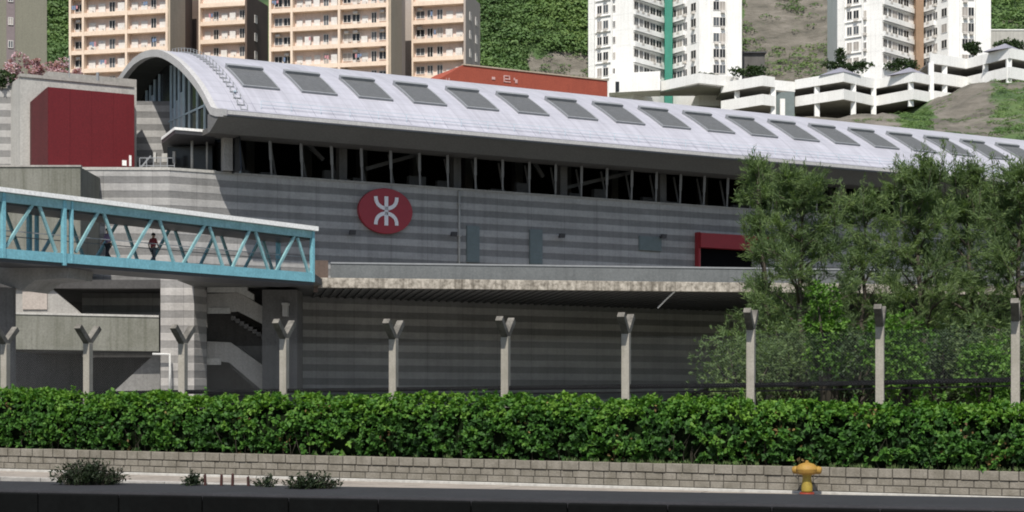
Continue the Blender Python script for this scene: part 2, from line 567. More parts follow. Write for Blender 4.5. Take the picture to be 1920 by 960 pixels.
# ------------------------------------------------------------------ foliage
def leaf_mesh(name, cen, axis, nrm, length, width, mat, parent, tint, fold=0.25):
    """one mesh of folded leaf blades: numpy arrays of centres, long axes, normals"""
    n = len(cen)
    axis = axis / np.maximum(np.linalg.norm(axis, axis=1, keepdims=True), 1e-6)
    side = np.cross(nrm, axis)
    side /= np.maximum(np.linalg.norm(side, axis=1, keepdims=True), 1e-6)
    up = np.cross(axis, side)
    L = np.asarray(length).reshape(-1, 1) * np.ones((n, 1))
    W = np.asarray(width).reshape(-1, 1) * np.ones((n, 1))
    base = cen - axis * L * 0.5
    tip = cen + axis * L * 0.5
    mid = cen - axis * L * 0.05
    lf = mid + side * W * 0.5 + up * W * fold
    rt = mid - side * W * 0.5 + up * W * fold
    off = np.array(wloc(parent))
    v = np.stack([base, lf, tip, rt], axis=1).reshape(-1, 3) - off
    idx = np.arange(n)[:, None] * 4
    f = np.concatenate([idx + np.array([[0, 1, 2]]), idx + np.array([[0, 2, 3]])], axis=1).reshape(-1)
    me = bpy.data.meshes.new(name)
    me.vertices.add(4 * n)
    me.vertices.foreach_set('co', v.astype(np.float32).ravel())
    me.loops.add(6 * n)
    me.loops.foreach_set('vertex_index', f.astype(np.int32))
    me.polygons.add(2 * n)
    me.polygons.foreach_set('loop_start', np.arange(0, 6 * n, 3, dtype=np.int32))
    a = me.attributes.new('tint', 'FLOAT', 'POINT')
    a.data.foreach_set('value', np.repeat(np.clip(tint, 0, 1), 4).astype(np.float32))
    me.materials.append(mat)
    me.update(calc_edges=True)
    o = bpy.data.objects.new(name, me)
    COL.objects.link(o)
    if parent is not None:
        o.parent = parent
    return o


def unit(a):
    return a / np.maximum(np.linalg.norm(a, axis=1, keepdims=True), 1e-6)


def make_tree(name, label, cat, base, height, radius, group=None, leaf='l_tree', seed=0, n_br=30, start=0.10,
              ll=0.24, lw=0.028, lean=(0, 0), top=0.55, droop=0.05, per=26, leaders=9, sub=7):
    rg = random.Random(seed)
    nr = np.random.default_rng(seed)
    t = thing(name, label, cat, base, group)
    b = Vector(base)
    tr = MB()
    pts = []
    x = y = 0.0
    for i in range(9):
        f = i / 8
        x += rg.uniform(-0.14, 0.14) + lean[0] / 8
        y += rg.uniform(-0.14, 0.14) + lean[1] / 8
        pts.append(b + Vector((x, y, f * height * 0.92)))
    r0 = 0.016 * height + 0.03
    tr.tube(pts, [r0 * (1 - 0.88 * i / 8) for i in range(9)], seg=7)
    C, A, T = [], [], []

    def spray(p, d, n, length, tint):
        for k in range(n):
            q = p + d * (length * (k + 0.5) / n)
            ax = (d + Vector((rg.gauss(0, .42), rg.gauss(0, .42), rg.gauss(0.1, .40) - droop))).normalized()
            C.append(q + Vector((rg.gauss(0, .05), rg.gauss(0, .05), rg.gauss(0, .05))))
            A.append(ax)
            T.append(tint + rg.gauss(0, .16))

    for i in range(n_br):
        f = start + (0.97 - start) * (i + rg.random()) / n_br
        k = min(7, int(f / 0.92 * 8)) if f < 0.92 else 7
        o = pts[k].lerp(pts[k + 1], min(1, max(0, f / 0.92 * 8 - k)))
        g_ = (f - start) / (0.97 - start)
        prof = (0.55 + 0.45 * min(1, g_ / .22)) * (1 - max(0, g_ - .22) / .78) ** .62 + .10
        prof = max(prof, 0.16)
        ln = radius * prof * rg.uniform(0.7, 1.25)
        az = i * 2.4 + rg.uniform(-.5, .5)
        el = rg.uniform(0.3, 0.8) + 0.4 * f
        d = Vector((math.cos(az) * math.cos(el), math.sin(az) * math.cos(el), math.sin(el)))
        bend = Vector((d.x, d.y, d.z * 0.35)).normalized()
        p1 = o + d * ln * 0.55
        p2 = p1 + bend * ln * 0.5
        tr.tube([o, p1, p2], [0.010 * height * (1 - 0.75 * f) + .012, .018, .008], seg=5)
        tone = rg.uniform(0.30, 0.62)
        for s in range(sub):
            g = rg.uniform(0.2, 1.0)
            q = o.lerp(p1, g * 2) if g < 0.5 else p1.lerp(p2, g * 2 - 1)
            d2 = (d * 0.5 + Vector((rg.gauss(0, .7), rg.gauss(0, .7), rg.gauss(0.25, .5)))).normalized()
            l2 = rg.uniform(0.25, 0.6) * (0.35 + 0.35 * ln)
            q2 = q + d2 * l2
            tr.tube([q, q2], [.010, .005], seg=4)
            for w in range(4):
                d3 = (d2 + Vector((rg.gauss(0, .7), rg.gauss(0, .7), rg.gauss(0.1, .6)))).normalized()
                spray(q.lerp(q2, rg.random()), d3, per, rg.uniform(0.35, 0.85), tone + rg.gauss(0, .09))
    for i in range(leaders):                                   # upright feathery shoots over the crown
        p = pts[-1 - rg.randrange(3)] + Vector((rg.uniform(-1, 1) * radius * .75, rg.uniform(-1, 1) * radius * .5, 0))
        l = rg.uniform(0.05, 0.15) * height
        q = p + Vector((rg.uniform(-.25, .25), 0, l))
        tr.tube([p - Vector((0, 0, .5)), q], [.016, .006], seg=4)
        for k in range(11):
            d3 = Vector((rg.gauss(0, .5), rg.gauss(0, .5), 0.7)).normalized()
            spray(p.lerp(q, k / 10), d3, 7, 0.32 * (1.1 - k / 12), 0.5)
    obj('trunk', tr, M['bark'], t, smooth=True)
    C = np.array(C)
    A = np.array(A)
    nrm = unit(nr.normal(size=C.shape) + np.array([0, -0.3, 0.9]))
    n = len(C)
    leaf_mesh('crown', C, A, nrm, ll * nr.uniform(.6, 1.3, n), lw * nr.uniform(.7, 1.4, n), M[leaf], t, np.array(T))
    return t


def make_bush(name, label, cat, base, w, h, dpt=None, leaf='l_bright', seed=0, n=1400, ll=0.16, lw=0.09, group=None,
              lobes=7, parent=None, stemmed=True, kind=None):
    """a loose shrub: several lobes of leaf rosettes on stems"""
    rg = random.Random(seed)
    nr = np.random.default_rng(seed)
    dpt = dpt or w
    t = thing(name, label, cat, base, group)
    if kind:
        t['kind'] = kind
    b = Vector(base)
    st = MB()
    C, A, T, Nn = [], [], [], []
    for k in range(lobes):
        c = b + Vector((rg.uniform(-.36, .36) * w, rg.uniform(-.36, .36) * dpt, h * rg.uniform(.30, .78)))
        r = min(w, h) * rg.uniform(.18, .34)
        st.tube([b + Vector((rg.uniform(-.1, .1) * w, rg.uniform(-.1, .1) * dpt, 0)), b.lerp(c, .5) + Vector((0, 0, .1 * h)), c],
                [0.02 * h + .004, 0.014 * h + .003, .004], seg=5)
        tone = rg.uniform(.25, .7)
        for j in range(n // (lobes * 5)):
            d = Vector((rg.gauss(0, 1), rg.gauss(0, 1), rg.gauss(.25, 1))).normalized()
            p = c + Vector((d.x * r * 1.25 * w / max(w, h) ** 1.0 * (max(w, h) / min(w, h)) ** .5, d.y * r, d.z * r)) * rg.uniform(.55, 1.15)
            for q in range(5):
                e = (d * .6 + Vector((rg.gauss(0, .8), rg.gauss(0, .8), rg.gauss(.1, .6)))).normalized()
                C.append(p + e * ll * .5)
                A.append(e)
                Nn.append(d + Vector((rg.gauss(0, .4), rg.gauss(0, .4), rg.gauss(.5, .4))))
                T.append(tone + rg.gauss(0, .15))
    obj('stem', st, M['stem'], t, smooth=True)
    C = np.array(C)
    m = len(C)
    leaf_mesh('foliage', C, np.array(A), unit(np.array(Nn)), ll * nr.uniform(.7, 1.3, m), lw * nr.uniform(.7, 1.3, m), M[leaf], t, np.array(T))
    return t


# ------------------------------------------------------------------ frames of the place
ROAD = Frame((7.04, 40.6), (0.948, -0.317), (-0.317, -0.948))     # front of the block wall; out = towards the road
slope = lambda a: -0.0119 * a
dS = Vector((0.873, 0.488, 0)).normalized()
nS = Vector((-0.488, 0.873, 0)).normalized()
ST = Frame((-18.85, 103.67), dS, -nS)                             # long front wall of the station


# ================================================================== ground, road, footpath
def rbox(mb, a0, a1, o0, o1, w0, w1, mi=0):
    """box in the road frame that follows the road's fall"""
    F = ROAD
    z = lambda a, w: slope(a) + w
    mb.hexa([F.pt(a0, o1, z(a0, w0)), F.pt(a1, o1, z(a1, w0)), F.pt(a1, o0, z(a1, w0)), F.pt(a0, o0, z(a0, w0)),
             F.pt(a0, o1, z(a0, w1)), F.pt(a1, o1, z(a1, w1)), F.pt(a1, o0, z(a1, w1)), F.pt(a0, o0, z(a0, w1))], mi)


def rquad(mb, a0, a1, o0, o1, w, mi=0):
    F = ROAD
    mb.poly([F.pt(a0, o1, slope(a0) + w), F.pt(a1, o1, slope(a1) + w), F.pt(a1, o0, slope(a1) + w), F.pt(a0, o0, slope(a0) + w)], mi)


mb = MB()
rquad(mb, -110, 110, 3.0, 70, -0.13)
struct('road', mb, M['asphalt'])
mb = MB()
for k in range(-16, 17):
    rquad(mb, k * 6.0, k * 6.0 + 2.2, 9.6, 9.72, -0.126)
rquad(mb, -110, 110, 3.5, 3.62, -0.126)
rquad(mb, -110, 110, 25.0, 25.12, -0.126)
struct('road_marking', mb, M['paint_line'])
mb = MB()
for k in range(-90, 90):
    rbox(mb, k * 1.2 + .006, (k + 1) * 1.2 - .006, 0.02, 2.84, -0.3, 0.0 + random.uniform(-.003, .003))
struct('footpath', mb, M['footpath'])
mb = MB()
for k in range(-90, 90):
    rbox(mb, k * 1.2 + .006, (k + 1) * 1.2 - .006, 2.85, 3.0, -0.4, 0.012)
struct('kerb', mb, M['conc'], bevel=0.02)
mb = MB()
rquad(mb, -110, 110, -6, 0.02, -0.05)
struct('verge_soil', mb, M['soil'])

# the land from the fence back to the hill
def ground_z(X, Y):
    ks = [(30, 0.2), (52, 0.5), (60, 1.2), (118, 1.4), (140, 12), (165, 23), (200, 33.5), (262, 46.3), (284, 47.2), (320, 54), (350, 70), (400, 112), (520, 215), (900, 520)]
    for (y0, z0), (y1, z1) in zip(ks, ks[1:]):
        if Y <= y1:
            break
    t = min(1, max(0, (Y - y0) / (y1 - y0)))
    z = z0 + (z1 - z0) * t
    if Y > 225:
        z += min(1, max(0, (X - 62) / 9)) * 6.2 * min(1, (Y - 225) / 45)
    if Y > 322:
        g = min(1, (Y - 322) / 60)
        z += g * (noise.noise(Vector((X * .018, Y * .018, 1))) * 14 + noise.noise(Vector((X * .07, Y * .07, 5))) * 5)
    elif 150 < Y < 285:
        z += noise.noise(Vector((X * .11, Y * .11, 3))) * 1.3 + noise.noise(Vector((X * .33, Y * .33, 3))) * .7
    return z


def rockiness(x, y, Y):
    """where the slope shows bare earth: between the white towers and under the car park"""
    if Y > 300:
        if 1385 < x < 1575:
            return 0.72
        if x > 1855:
            return 0.30 if y < 75 else 0.55
        if 985 < x < 1110 and y > 100:
            return 0.62
        return 0.06
    if x > 1620:
        if 1690 < x < 1745:
            return 0.15
        if x > 1860:
            return 0.45
        return 0.78
    return 0.62


xs = np.concatenate([np.linspace(-700, -140, 15), np.linspace(-130, 150, 141), np.linspace(160, 700, 15)])
ys = np.concatenate([np.linspace(49, 140, 14), np.linspace(144, 420, 139), np.linspace(430, 900, 24)])
V, Fc, RK = [], [], []
for Y in ys:
    for X in xs:
        z = ground_z(X, Y)
        V.append((X, Y, z))
        RK.append(rockiness(CX + X / Y * F_PX, H_PX - (z - CAM_Z) / Y * F_PX, Y))
nx = len(xs)
for j in range(len(ys) - 1):
    for i in range(nx - 1):
        Fc.append((j * nx + i, j * nx + i + 1, (j + 1) * nx + i + 1, (j + 1) * nx + i))
me = bpy.data.meshes.new('hillside')
me.from_pydata(V, [], Fc)
at = me.attributes.new('rock', 'FLOAT', 'POINT')
at.data.foreach_set('value', RK)
me.materials.append(M['hill'])
me.polygons.foreach_set('use_smooth', [True] * len(Fc))
me.update()
o = bpy.data.objects.new('hillside', me)
COL.objects.link(o)
tag(o, kind='structure')
mb = MB()
mb.poly([(-1500, -300, -2.4), (1500, -300, -2.4), (1500, 1500, -2.4), (-1500, 1500, -2.4)])
struct('ground', mb, M['soil'])

mb = MB()
mb.poly([(-45, 58, 1.5), (7.5, 58, 1.5), (13, 120, 1.5), (-45, 120, 1.5)])  # unseen ground sheet, added to bounce neutral light onto the lower wall
struct('bounce_forecourt', mb, M['bounce_forecourt'])

# bushes that clothe the hill: nobody could count them
C, A, T, Nn, LL = [], [], [], [], []
rg = random.Random(5)
tries = 0
while len(C) < 230000 and tries < 60000:
    tries += 1
    x = rg.choice([rg.uniform(60, 150), rg.uniform(890, 1125), rg.uniform(890, 1125), rg.uniform(1380, 1580), rg.uniform(1840, 1990), rg.uniform(1600, 1960)])
    if x > 1600 and x < 1840 or (x > 1840 and rg.random() < .4):
        Y = rg.uniform(190, 268)
    else:
        Y = rg.uniform(324, 470)
    X = (x - CX) * Y / F_PX
    z = ground_z(X, Y)
    y = H_PX - (z - CAM_Z) / Y * F_PX
    if y < -30 or y > 275:
        continue
    rk = rockiness(x, y, Y)
    nv = noise.noise(Vector((X * .07, Y * .07, 9.3)))
    if rg.random() > .6 * (1 - rk) ** 2.2 + (.35 if nv > .25 and rk > .3 else 0):
        continue
    tone = .42 + .5 * noise.noise(Vector((X * .05, Y * .05, 2.2))) + rg.gauss(0, .12)
    s = rg.uniform(.7, 2.6) * (1.0 if Y > 300 else .3) * (.55 if rk > .5 else 1)
    for k in range(44):
        d = Vector((rg.gauss(0, 1), rg.gauss(0, 1), abs(rg.gauss(.3, .8)))).normalized()
        C.append(Vector((X, Y, z)) + Vector((d.x, d.y, d.z * .6)) * s * rg.uniform(.75, 1.1))
        A.append(Vector((rg.gauss(0, 1), rg.gauss(0, 1), rg.gauss(0, .6))))
        Nn.append(d * 1.6 + Vector((rg.gauss(0, .25), -.2, .4 + rg.gauss(0, .25))))
        T.append(tone + rg.gauss(0, .04))
        LL.append(s * rg.uniform(.22, .42))
LL = np.array(LL)
o = leaf_mesh('hill_vegetation', np.array(C), np.array(A), unit(np.array(Nn)), LL, LL * .6, M['l_hill'], None, np.array(T))
tag(o, 'dense green scrub clothing the steep hillside behind the towers', 'scrub', kind='stuff')

# ================================================================== median in the foreground
root = thing('median_barrier', 'low black faced concrete median with a worn grey top along the road', 'barrier', ROAD.pt(0, 20, 0))
mb = MB()
for k in range(-60, 60):
    a0, a1 = k * 1.3 + .005, (k + 1) * 1.3 - .005
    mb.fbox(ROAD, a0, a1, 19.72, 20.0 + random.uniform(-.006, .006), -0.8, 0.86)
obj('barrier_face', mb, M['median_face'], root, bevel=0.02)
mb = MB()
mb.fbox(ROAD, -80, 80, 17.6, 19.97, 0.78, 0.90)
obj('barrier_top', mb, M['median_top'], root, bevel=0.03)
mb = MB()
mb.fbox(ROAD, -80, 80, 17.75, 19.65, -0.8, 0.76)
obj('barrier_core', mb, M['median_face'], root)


def on_median(x, o=18.3):
    a = ROAD.a(x, o)
    return ROAD.pt(a, o, 0.9)


def weed(label, x, w, h, seed, n, o=18.3):
    base = on_median(x, o)
    rg = random.Random(seed)
    t = thing('weed_clump', label, 'weeds', base, 'weeds on the median')
    C, A, T = [], [], []
    st = MB()
    for k in range(n):
        az = rg.uniform(0, 2 * math.pi)
        sp = rg.uniform(0, 1)
        tip = base + Vector((math.cos(az) * w * .5 * sp, math.sin(az) * .35 * sp, h * rg.uniform(.35, 1.0) * (1 - .45 * sp * sp)))
        root_p = base + Vector((math.cos(az) * w * .28 * sp, math.sin(az) * .2 * sp, 0))
        st.tube([root_p, root_p.lerp(tip, .5) + Vector((0, 0, h * .1)), tip], [.004, .003, .0015], seg=3)
        for j in range(9):
            f = rg.uniform(.15, 1)
            C.append(root_p.lerp(tip, f) + Vector((rg.gauss(0, .02), rg.gauss(0, .02), rg.gauss(0, .02))))
            A.append((tip - root_p).normalized() * .5 + Vector((rg.gauss(0, .7), rg.gauss(0, .7), rg.gauss(0.1, .5))))
            T.append(.35 + rg.gauss(0, .25))
    obj('stem', st, M['stem'], t)
    C = np.array(C)
    nr = np.random.default_rng(seed)
    m = len(C)
    leaf_mesh('foliage', C, np.array(A), unit(nr.normal(size=(m, 3)) + np.array([0, -.2, .8])), .075 * nr.uniform(.6, 1.4, m), .022 * nr.uniform(.6, 1.4, m), M['l_weed'], t, np.array(T))


weed('broad dark weed clump on the median, largest of them', 168, 1.3, .42, 1, 300)
weed('smaller dark weed clump on the median, right of the red stakes', 585, .9, .24, 2, 140)
weed('thin sprig of weeds on the median, left of the red stakes', 362, .36, .24, 3, 36, 17.95)
weed('sparse low weeds on the median, just right of the red stakes', 500, .5, .18, 4, 30, 17.95)
for x, hh, lb in ((385, .175, 'short dark red stake on the median beside the thin weed sprig'), (415, .17, 'short dark red stake, second one after the thin weed sprig'),
                  (436, .185, 'tallest short dark red stake, third one after the thin weed sprig'), (466, .15, 'shortest dark red stake, beside the sparse low weeds')):
    p = on_median(x, 17.9)
    mb = MB()
    mb.tube([p - Vector((0, 0, .02)), p + Vector((random.uniform(-.01, .01), 0, hh * .9)), p + Vector((0, 0, hh))], [.024, .021, .012], seg=8)
    o = obj('wooden_stake', mb, M['stake'])
    tag(o, lb, 'stake', 'red stakes on the median')

# ================================================================== block wall, hedge, hydrant
root = thing('block_wall', 'low planter wall of pale concrete blocks under the hedge', 'wall', ROAD.pt(0, 0, slope(0)))
mb = MB()
rw = random.Random(3)
for row, (w0, w1, ln, off, proud) in enumerate(((0.075, 0.225, .37, .0, .0), (0.245, 0.405, .37, .19, .0), (0.425, 0.635, .38, .08, .025))):
    a = -40 + off
    while a < 30:
        l = ln * rw.uniform(.82, 1.18)
        j = rw.uniform(-.006, .006)
        rbox(mb, a + .010, a + l - .010, -.30, .0 + proud + j, w0 + rw.uniform(-.004, .004), w1 + rw.uniform(-.005, .004))
        a += l
obj('masonry', mb, M['block'], root, bevel=0.012)
mb = MB()
rbox(mb, -40, 30, -.29, -.012, -.2, .615)
obj('mortar_core', mb, M['mortar'], root)
mb = MB()
rbox(mb, -40, 30, -.25, .075, -.2, .062)
obj('footing', mb, M['conc_light'], root, bevel=0.012)


def hedge():
    root = thing('hedge', 'long clipped green hedge growing in the planter behind the block wall', 'hedge', ROAD.pt(0, -.9, slope(0) + .6))
    rg = random.Random(21)
    C, A, T, Nn = [], [], [], []
    a0, a1 = -27.5, 9.0

    def skin(a, s):
        """s runs 0..1 up the face and over the top -> position, normal"""
        face = 0.62
        if s < face:
            f = s / face
            o = -.10 - .30 * f ** 2.6 - .18 * (1 - f) ** 3
            h = .56 + 1.42 * f
            n = Vector((0, 1, .25 + .6 * f ** 4))
        else:
            f = (s - face) / (1 - face)
            o = -.40 - 1.3 * f
            h = 1.98 + .15 * math.sin(f * 2.4)
            n = Vector((0, .35 * (1 - f), 1))
        bulge = noise.noise(Vector((a * .9, s * 3.2, 1.7))) * .17 + noise.noise(Vector((a * 2.6, s * 8.0, 4.2))) * .10
        big = noise.noise(Vector((a * .33, 0, 7))) * .12 + noise.noise(Vector((a * 1.1, 0, 3))) * .07
        p = ROAD.pt(a, o + bulge * .9 * (1 if s < face else .3), slope(a) + h + (big * (f if s < face else 1)) + bulge * (.25 if s < face else .75))
        nn = ROAD.o * n.y + Vector((0, 0, n.z))
        return p, nn.normalized(), bulge

    core = MB()
    na, ns = 240, 22
    grid = []
    for i in range(na + 1):
        a = a0 + (a1 - a0) * i / na
        rowp = []
        for j in range(ns + 1):
            p, n, b = skin(a, j / ns)
            rowp.append(p - n * .24)
        grid.append(rowp)
    for i in range(na):
        for j in range(ns):
            core.poly([grid[i][j], grid[i + 1][j], grid[i + 1][j + 1], grid[i][j + 1]])
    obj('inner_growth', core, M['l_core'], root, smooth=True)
    for k in range(9800):
        a = rg.uniform(a0, a1)
        s = rg.random() ** .9
        p, n, b = skin(a, s)
        gap = noise.noise(Vector((a * 1.7, s * 5.0, 12.2)))
        if gap < -.22 and rg.random() < .75:
            continue
        if s < .10 and rg.random() < .6:
            continue
        depth = rg.uniform(-.20, .07) + b * .2
        p = p + n * depth
        tone = .28 + .30 * s + 1.5 * b + .40 * noise.noise(Vector((a * 3.0, s * 9, 3.1))) + rg.gauss(0, .12) + (.20 if s > .5 else -.02) + .18 * noise.noise(Vector((a * .45, s, 8)))  # tint carries growth tone plus shade: darker low down, lighter towards the top
        d0 = (n + Vector((rg.gauss(0, .45), rg.gauss(0, .45), rg.gauss(.35, .4)))).normalized()
        for q in range(6):
            e = (d0 * .45 + Vector((rg.gauss(0, .8), rg.gauss(0, .8), rg.gauss(0, .7)))).normalized()
            C.append(p + e * .06)
            A.append(e)
            Nn.append(d0 + n * .5 + Vector((rg.gauss(0, .35), rg.gauss(0, .35), rg.gauss(.25, .35))))
            T.append(tone + rg.gauss(0, .10))
    # a few shoots that stand above the clipped top
    for k in range(70):
        a = rg.uniform(a0, a1)
        p, n, b = skin(a, rg.uniform(.62, .8))
        l = rg.uniform(.08, .28) * (1.5 if rg.random() < .12 else 1)
        for q in range(9):
            f = q / 8
            e = Vector((rg.gauss(0, .7), rg.gauss(0, .7), rg.uniform(0, .8))).normalized()
            C.append(p + Vector((0, 0, l * f)) + e * .05)
            A.append(e)
            Nn.append(Vector((rg.gauss(0, .4), -.3 + rg.gauss(0, .4), 1)))
            T.append(.6 + rg.gauss(0, .1))
    C = np.array(C)
    m = len(C)
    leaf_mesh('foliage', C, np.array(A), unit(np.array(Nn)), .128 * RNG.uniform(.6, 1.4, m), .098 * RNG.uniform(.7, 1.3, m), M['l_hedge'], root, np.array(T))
    # dry brown leaves caught in a few patches
    C, A, Nn, T = [], [], [], []
    for k in range(46):
        a, sp = rg.uniform(a0, a1), rg.uniform(.05, .75)
        for j in range(rg.randrange(4, 18)):
            p, n, b = skin(a + rg.gauss(0, .14), min(.95, max(.03, sp + rg.gauss(0, .05))))
            C.append(p - n * rg.uniform(-.03, .12))
            A.append(Vector((rg.gauss(0, 1), rg.gauss(0, 1), rg.gauss(-.3, 1))))
            Nn.append(n + Vector((rg.gauss(0, .5), rg.gauss(0, .5), rg.gauss(0, .5))))
            T.append(rg.random())
    leaf_mesh('dry_leaves', np.array(C), np.array(A), unit(np.array(Nn)), .11, .06, M['l_dry'], root, np.array(T))
    st = MB()
    for k in range(60):
        a = rg.uniform(a0, a1)
        p, n, b = skin(a, rg.uniform(.05, .9))
        d = (n + Vector((rg.gauss(0, .5), 0, rg.uniform(.2, 1.2)))).normalized()
        st.tube([p - n * .2, p + d * rg.uniform(.05, .22)], [.007, .003], seg=4)
    for k in range(330):
        a = rg.uniform(a0, a1)
        o = rg.uniform(-.9, -.22)
        b = ROAD.pt(a, o, slope(a) + .45)
        st.tube([b, b + Vector((rg.gauss(0, .08), rg.gauss(0, .05), .4)), b + Vector((rg.gauss(0, .2), rg.gauss(0, .1), .9))], [.014, .011, .006], seg=4)
    obj('stem', st, M['stem'], root)
    return root


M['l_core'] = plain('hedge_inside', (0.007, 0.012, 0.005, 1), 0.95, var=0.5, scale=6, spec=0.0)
M['l_dry'] = leaf_mat('dry_leaf', (0.06, 0.035, 0.015, 1), (0.12, 0.075, 0.03, 1), (0.20, 0.15, 0.05, 1), 0.7, 0.15)
hedge()
mb = MB()
rbox(mb, -40, 30, -2.3, -.3, -.2, .52)
tag(obj('planter_soil', mb, M['soil']), kind='structure')

# tufts of grass on top of the wall
C, A, T, Nn = [], [], [], []
rg = random.Random(8)
for k in range(260):
    x = rg.choice([rg.uniform(1060, 1420), rg.uniform(1550, 1920), rg.uniform(0, 1920)])
    a = ROAD.a(x)
    b = ROAD.pt(a, rg.uniform(-.26, -.06), slope(a) + .60)
    hh = rg.uniform(.05, .2)
    for j in range(5):
        C.append(b + Vector((rg.gauss(0, .03), rg.gauss(0, .02), hh * .5)))
        A.append(Vector((rg.gauss(0, .35), rg.gauss(0, .35), 1)))
        Nn.append(Vector((rg.gauss(0, 1), -1, .2)))
        T.append(rg.gauss(.6, .25))
C = np.array(C)
o = leaf_mesh('wall_top_grass', C, np.array(A), unit(np.array(Nn)), .13 * RNG.uniform(.5, 1.4, len(C)), .014, M['l_grass'] if 'l_grass' in M else M['l_tree'], None, np.array(T))
tag(o, 'thin pale grass sprouting along the top of the block wall', 'grass', kind='stuff')


def hydrant():
    a = ROAD.a(1513, .45)
    b = ROAD.pt(a, .45, slope(a))
    t = thing('fire_hydrant', 'yellow and orange fire hydrant on the footpath before the block wall', 'fire hydrant', b)
    mb = MB()
    mb.lathe(b, [(.175, 0), (.175, .03), (.165, .04), (.125, .05), (.125, .06)], 0)
    for k in range(6):
        c = b + Vector((math.cos(k * 1.047) * .148, math.sin(k * 1.047) * .148, .04))
        mb.lathe(c, [(.018, 0), (.018, .022)], 0, 6)
    obj('base_flange', mb, M['hyd_red'], t, smooth=False)
    mb = MB()
    mb.lathe(b, [(.125, .05), (.132, .10), (.128, .20), (.108, .33), (.10, .42), (.115, .47), (.165, .50)], 0, 24)
    obj('barrel', mb, M['hyd_yellow'], t, smooth=True)
    mb = MB()
    mb.lathe(b, [(.165, .47), (.23, .49), (.262, .53), (.258, .575), (.268, .59), (.262, .615), (.225, .675), (.165, .72), (.085, .745), (.05, .75)], 0, 24)
    obj('bonnet', mb, M['hyd_orange'], t, smooth=True)
    mb = MB()
    mb.lathe(b, [(.055, .745), (.055, .77), (.035, .775), (.035, .80), (.028, .805)], 0, 6)
    obj('spindle_nut', mb, M['hyd_orange'], t)
    for s in (-1, 1):
        ax = ROAD.d * s + Vector((0, 0, -.16))
        c = b + Vector((0, 0, .60)) + ROAD.d * s * .12
        mb = MB()
        mb.lathe(c, [(.085, 0), (.082, .12), (.095, .125), (.095, .16), (.088, .165), (.088, .20), (.06, .225)], 0, 18, axis=tuple(ax))
        ou = obj('outlet_cap', mb, M['hyd_orange'], t, smooth=True)
        mb = MB()
        pts = [c + ROAD.d * s * (.19 - .04 * k / 5 * k) + ROAD.o * .05 + Vector((0, 0, -.10 - .035 * k)) for k in range(5)]
        mb.tube(pts, .009, seg=5)
        obj('chain', mb, M['steel_dark'], ou)


hydrant()

# ================================================================== fence: concrete posts, wire mesh, rail
FN = Frame(ROAD.pt(0, -3.0, 0), ROAD.d, ROAD.o)
posts = [(-160, 614, 'pale concrete fence post with forked arms standing farthest left'),
         (10, 612, 'concrete fence post with forked arms before the round bridge pier'),
         (165, 610, 'concrete fence post with widely forked arms before the algae stained parapet'),
         (343, 610, 'concrete fence post with forked arms before the striped pier'),
         (533, 600, 'concrete fence post with forked arms below the right end of the teal bridge'),
         (738, 600, 'concrete fence post with forked arms below the round red emblem'),
         (948, 595, 'concrete fence post with forked arms below the two grey-green cabinets'),
         (1174, 588, 'concrete fence post before the shaded striped wall, nearest one left of the trees'),
         (1408, 580, 'concrete fence post at the left edge of the trees below the red doorway'),
         (1650, 573, 'concrete fence post beside the bright green creeper in the trees'),
         (1904, 562, 'tallest concrete fence post, before the trees at the right edge')]
post_top = {}
for i, (x, yt, lb) in enumerate(posts):
    a = FN.a(x)
    Yp = FN.Y(a)
    zt = Z(yt, Yp)
    base = FN.pt(a, 0, slope(a) - .1)
    post_top[a] = zt
    t = thing('fence_post', lb, 'fence post', base, 'concrete fence posts along the verge')
    hw = .105
    mb = MB()
    mb.fbox(FN, a - hw, a + hw, -hw, hw, base.z, zt - .52)
    tag(obj('shaft', mb, M['post'], t, bevel=.012))
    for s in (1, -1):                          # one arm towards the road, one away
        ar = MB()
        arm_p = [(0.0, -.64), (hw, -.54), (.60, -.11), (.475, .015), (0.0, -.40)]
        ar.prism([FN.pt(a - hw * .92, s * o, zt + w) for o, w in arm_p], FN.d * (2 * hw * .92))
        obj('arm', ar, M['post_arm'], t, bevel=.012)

fence = thing('chain_link_fence', 'fine wire mesh fence with a black bottom rail strung between the concrete posts', 'fence', FN.pt(-8, 0, 1.5))
line_z = lambda a: np.interp(a, [-25, -18.5, -1.9, 4.63, 9], [2.40, 2.485, 2.62, 2.73, 2.80])
mb = MB()
aa = sorted(post_top)
aa.append(aa[-1] + 3.3)
ends = []
for p, q in zip(aa, aa[1:]):
    mb.bar(FN.pt(p + .1, .0, line_z(p)), FN.pt(q - .1, .0, line_z(q)), .06, .12)
    mb.bar(FN.pt(p + .1, .0, line_z(p) - .15), FN.pt(q - .1, .0, line_z(q) - .15), .04, .04)
obj('bottom_rail', mb, M['rail_black'], fence)

mb = MB()


def wire(p, q, r=.0011):
    d = (q - p).normalized()
    u = FN.o * r
    w = d.cross(FN.o) * r
    b = len(mb.v)
    mb.v += [tuple(p + u), tuple(p - u * .5 + w * .87), tuple(p - u * .5 - w * .87), tuple(q + u), tuple(q - u * .5 + w * .87), tuple(q - u * .5 - w * .87)]
    for k in range(3):
        l = (k + 1) % 3
        mb.f.append((b + k, b + l, b + 3 + l, b + 3 + k))
        mb.m.append(0)


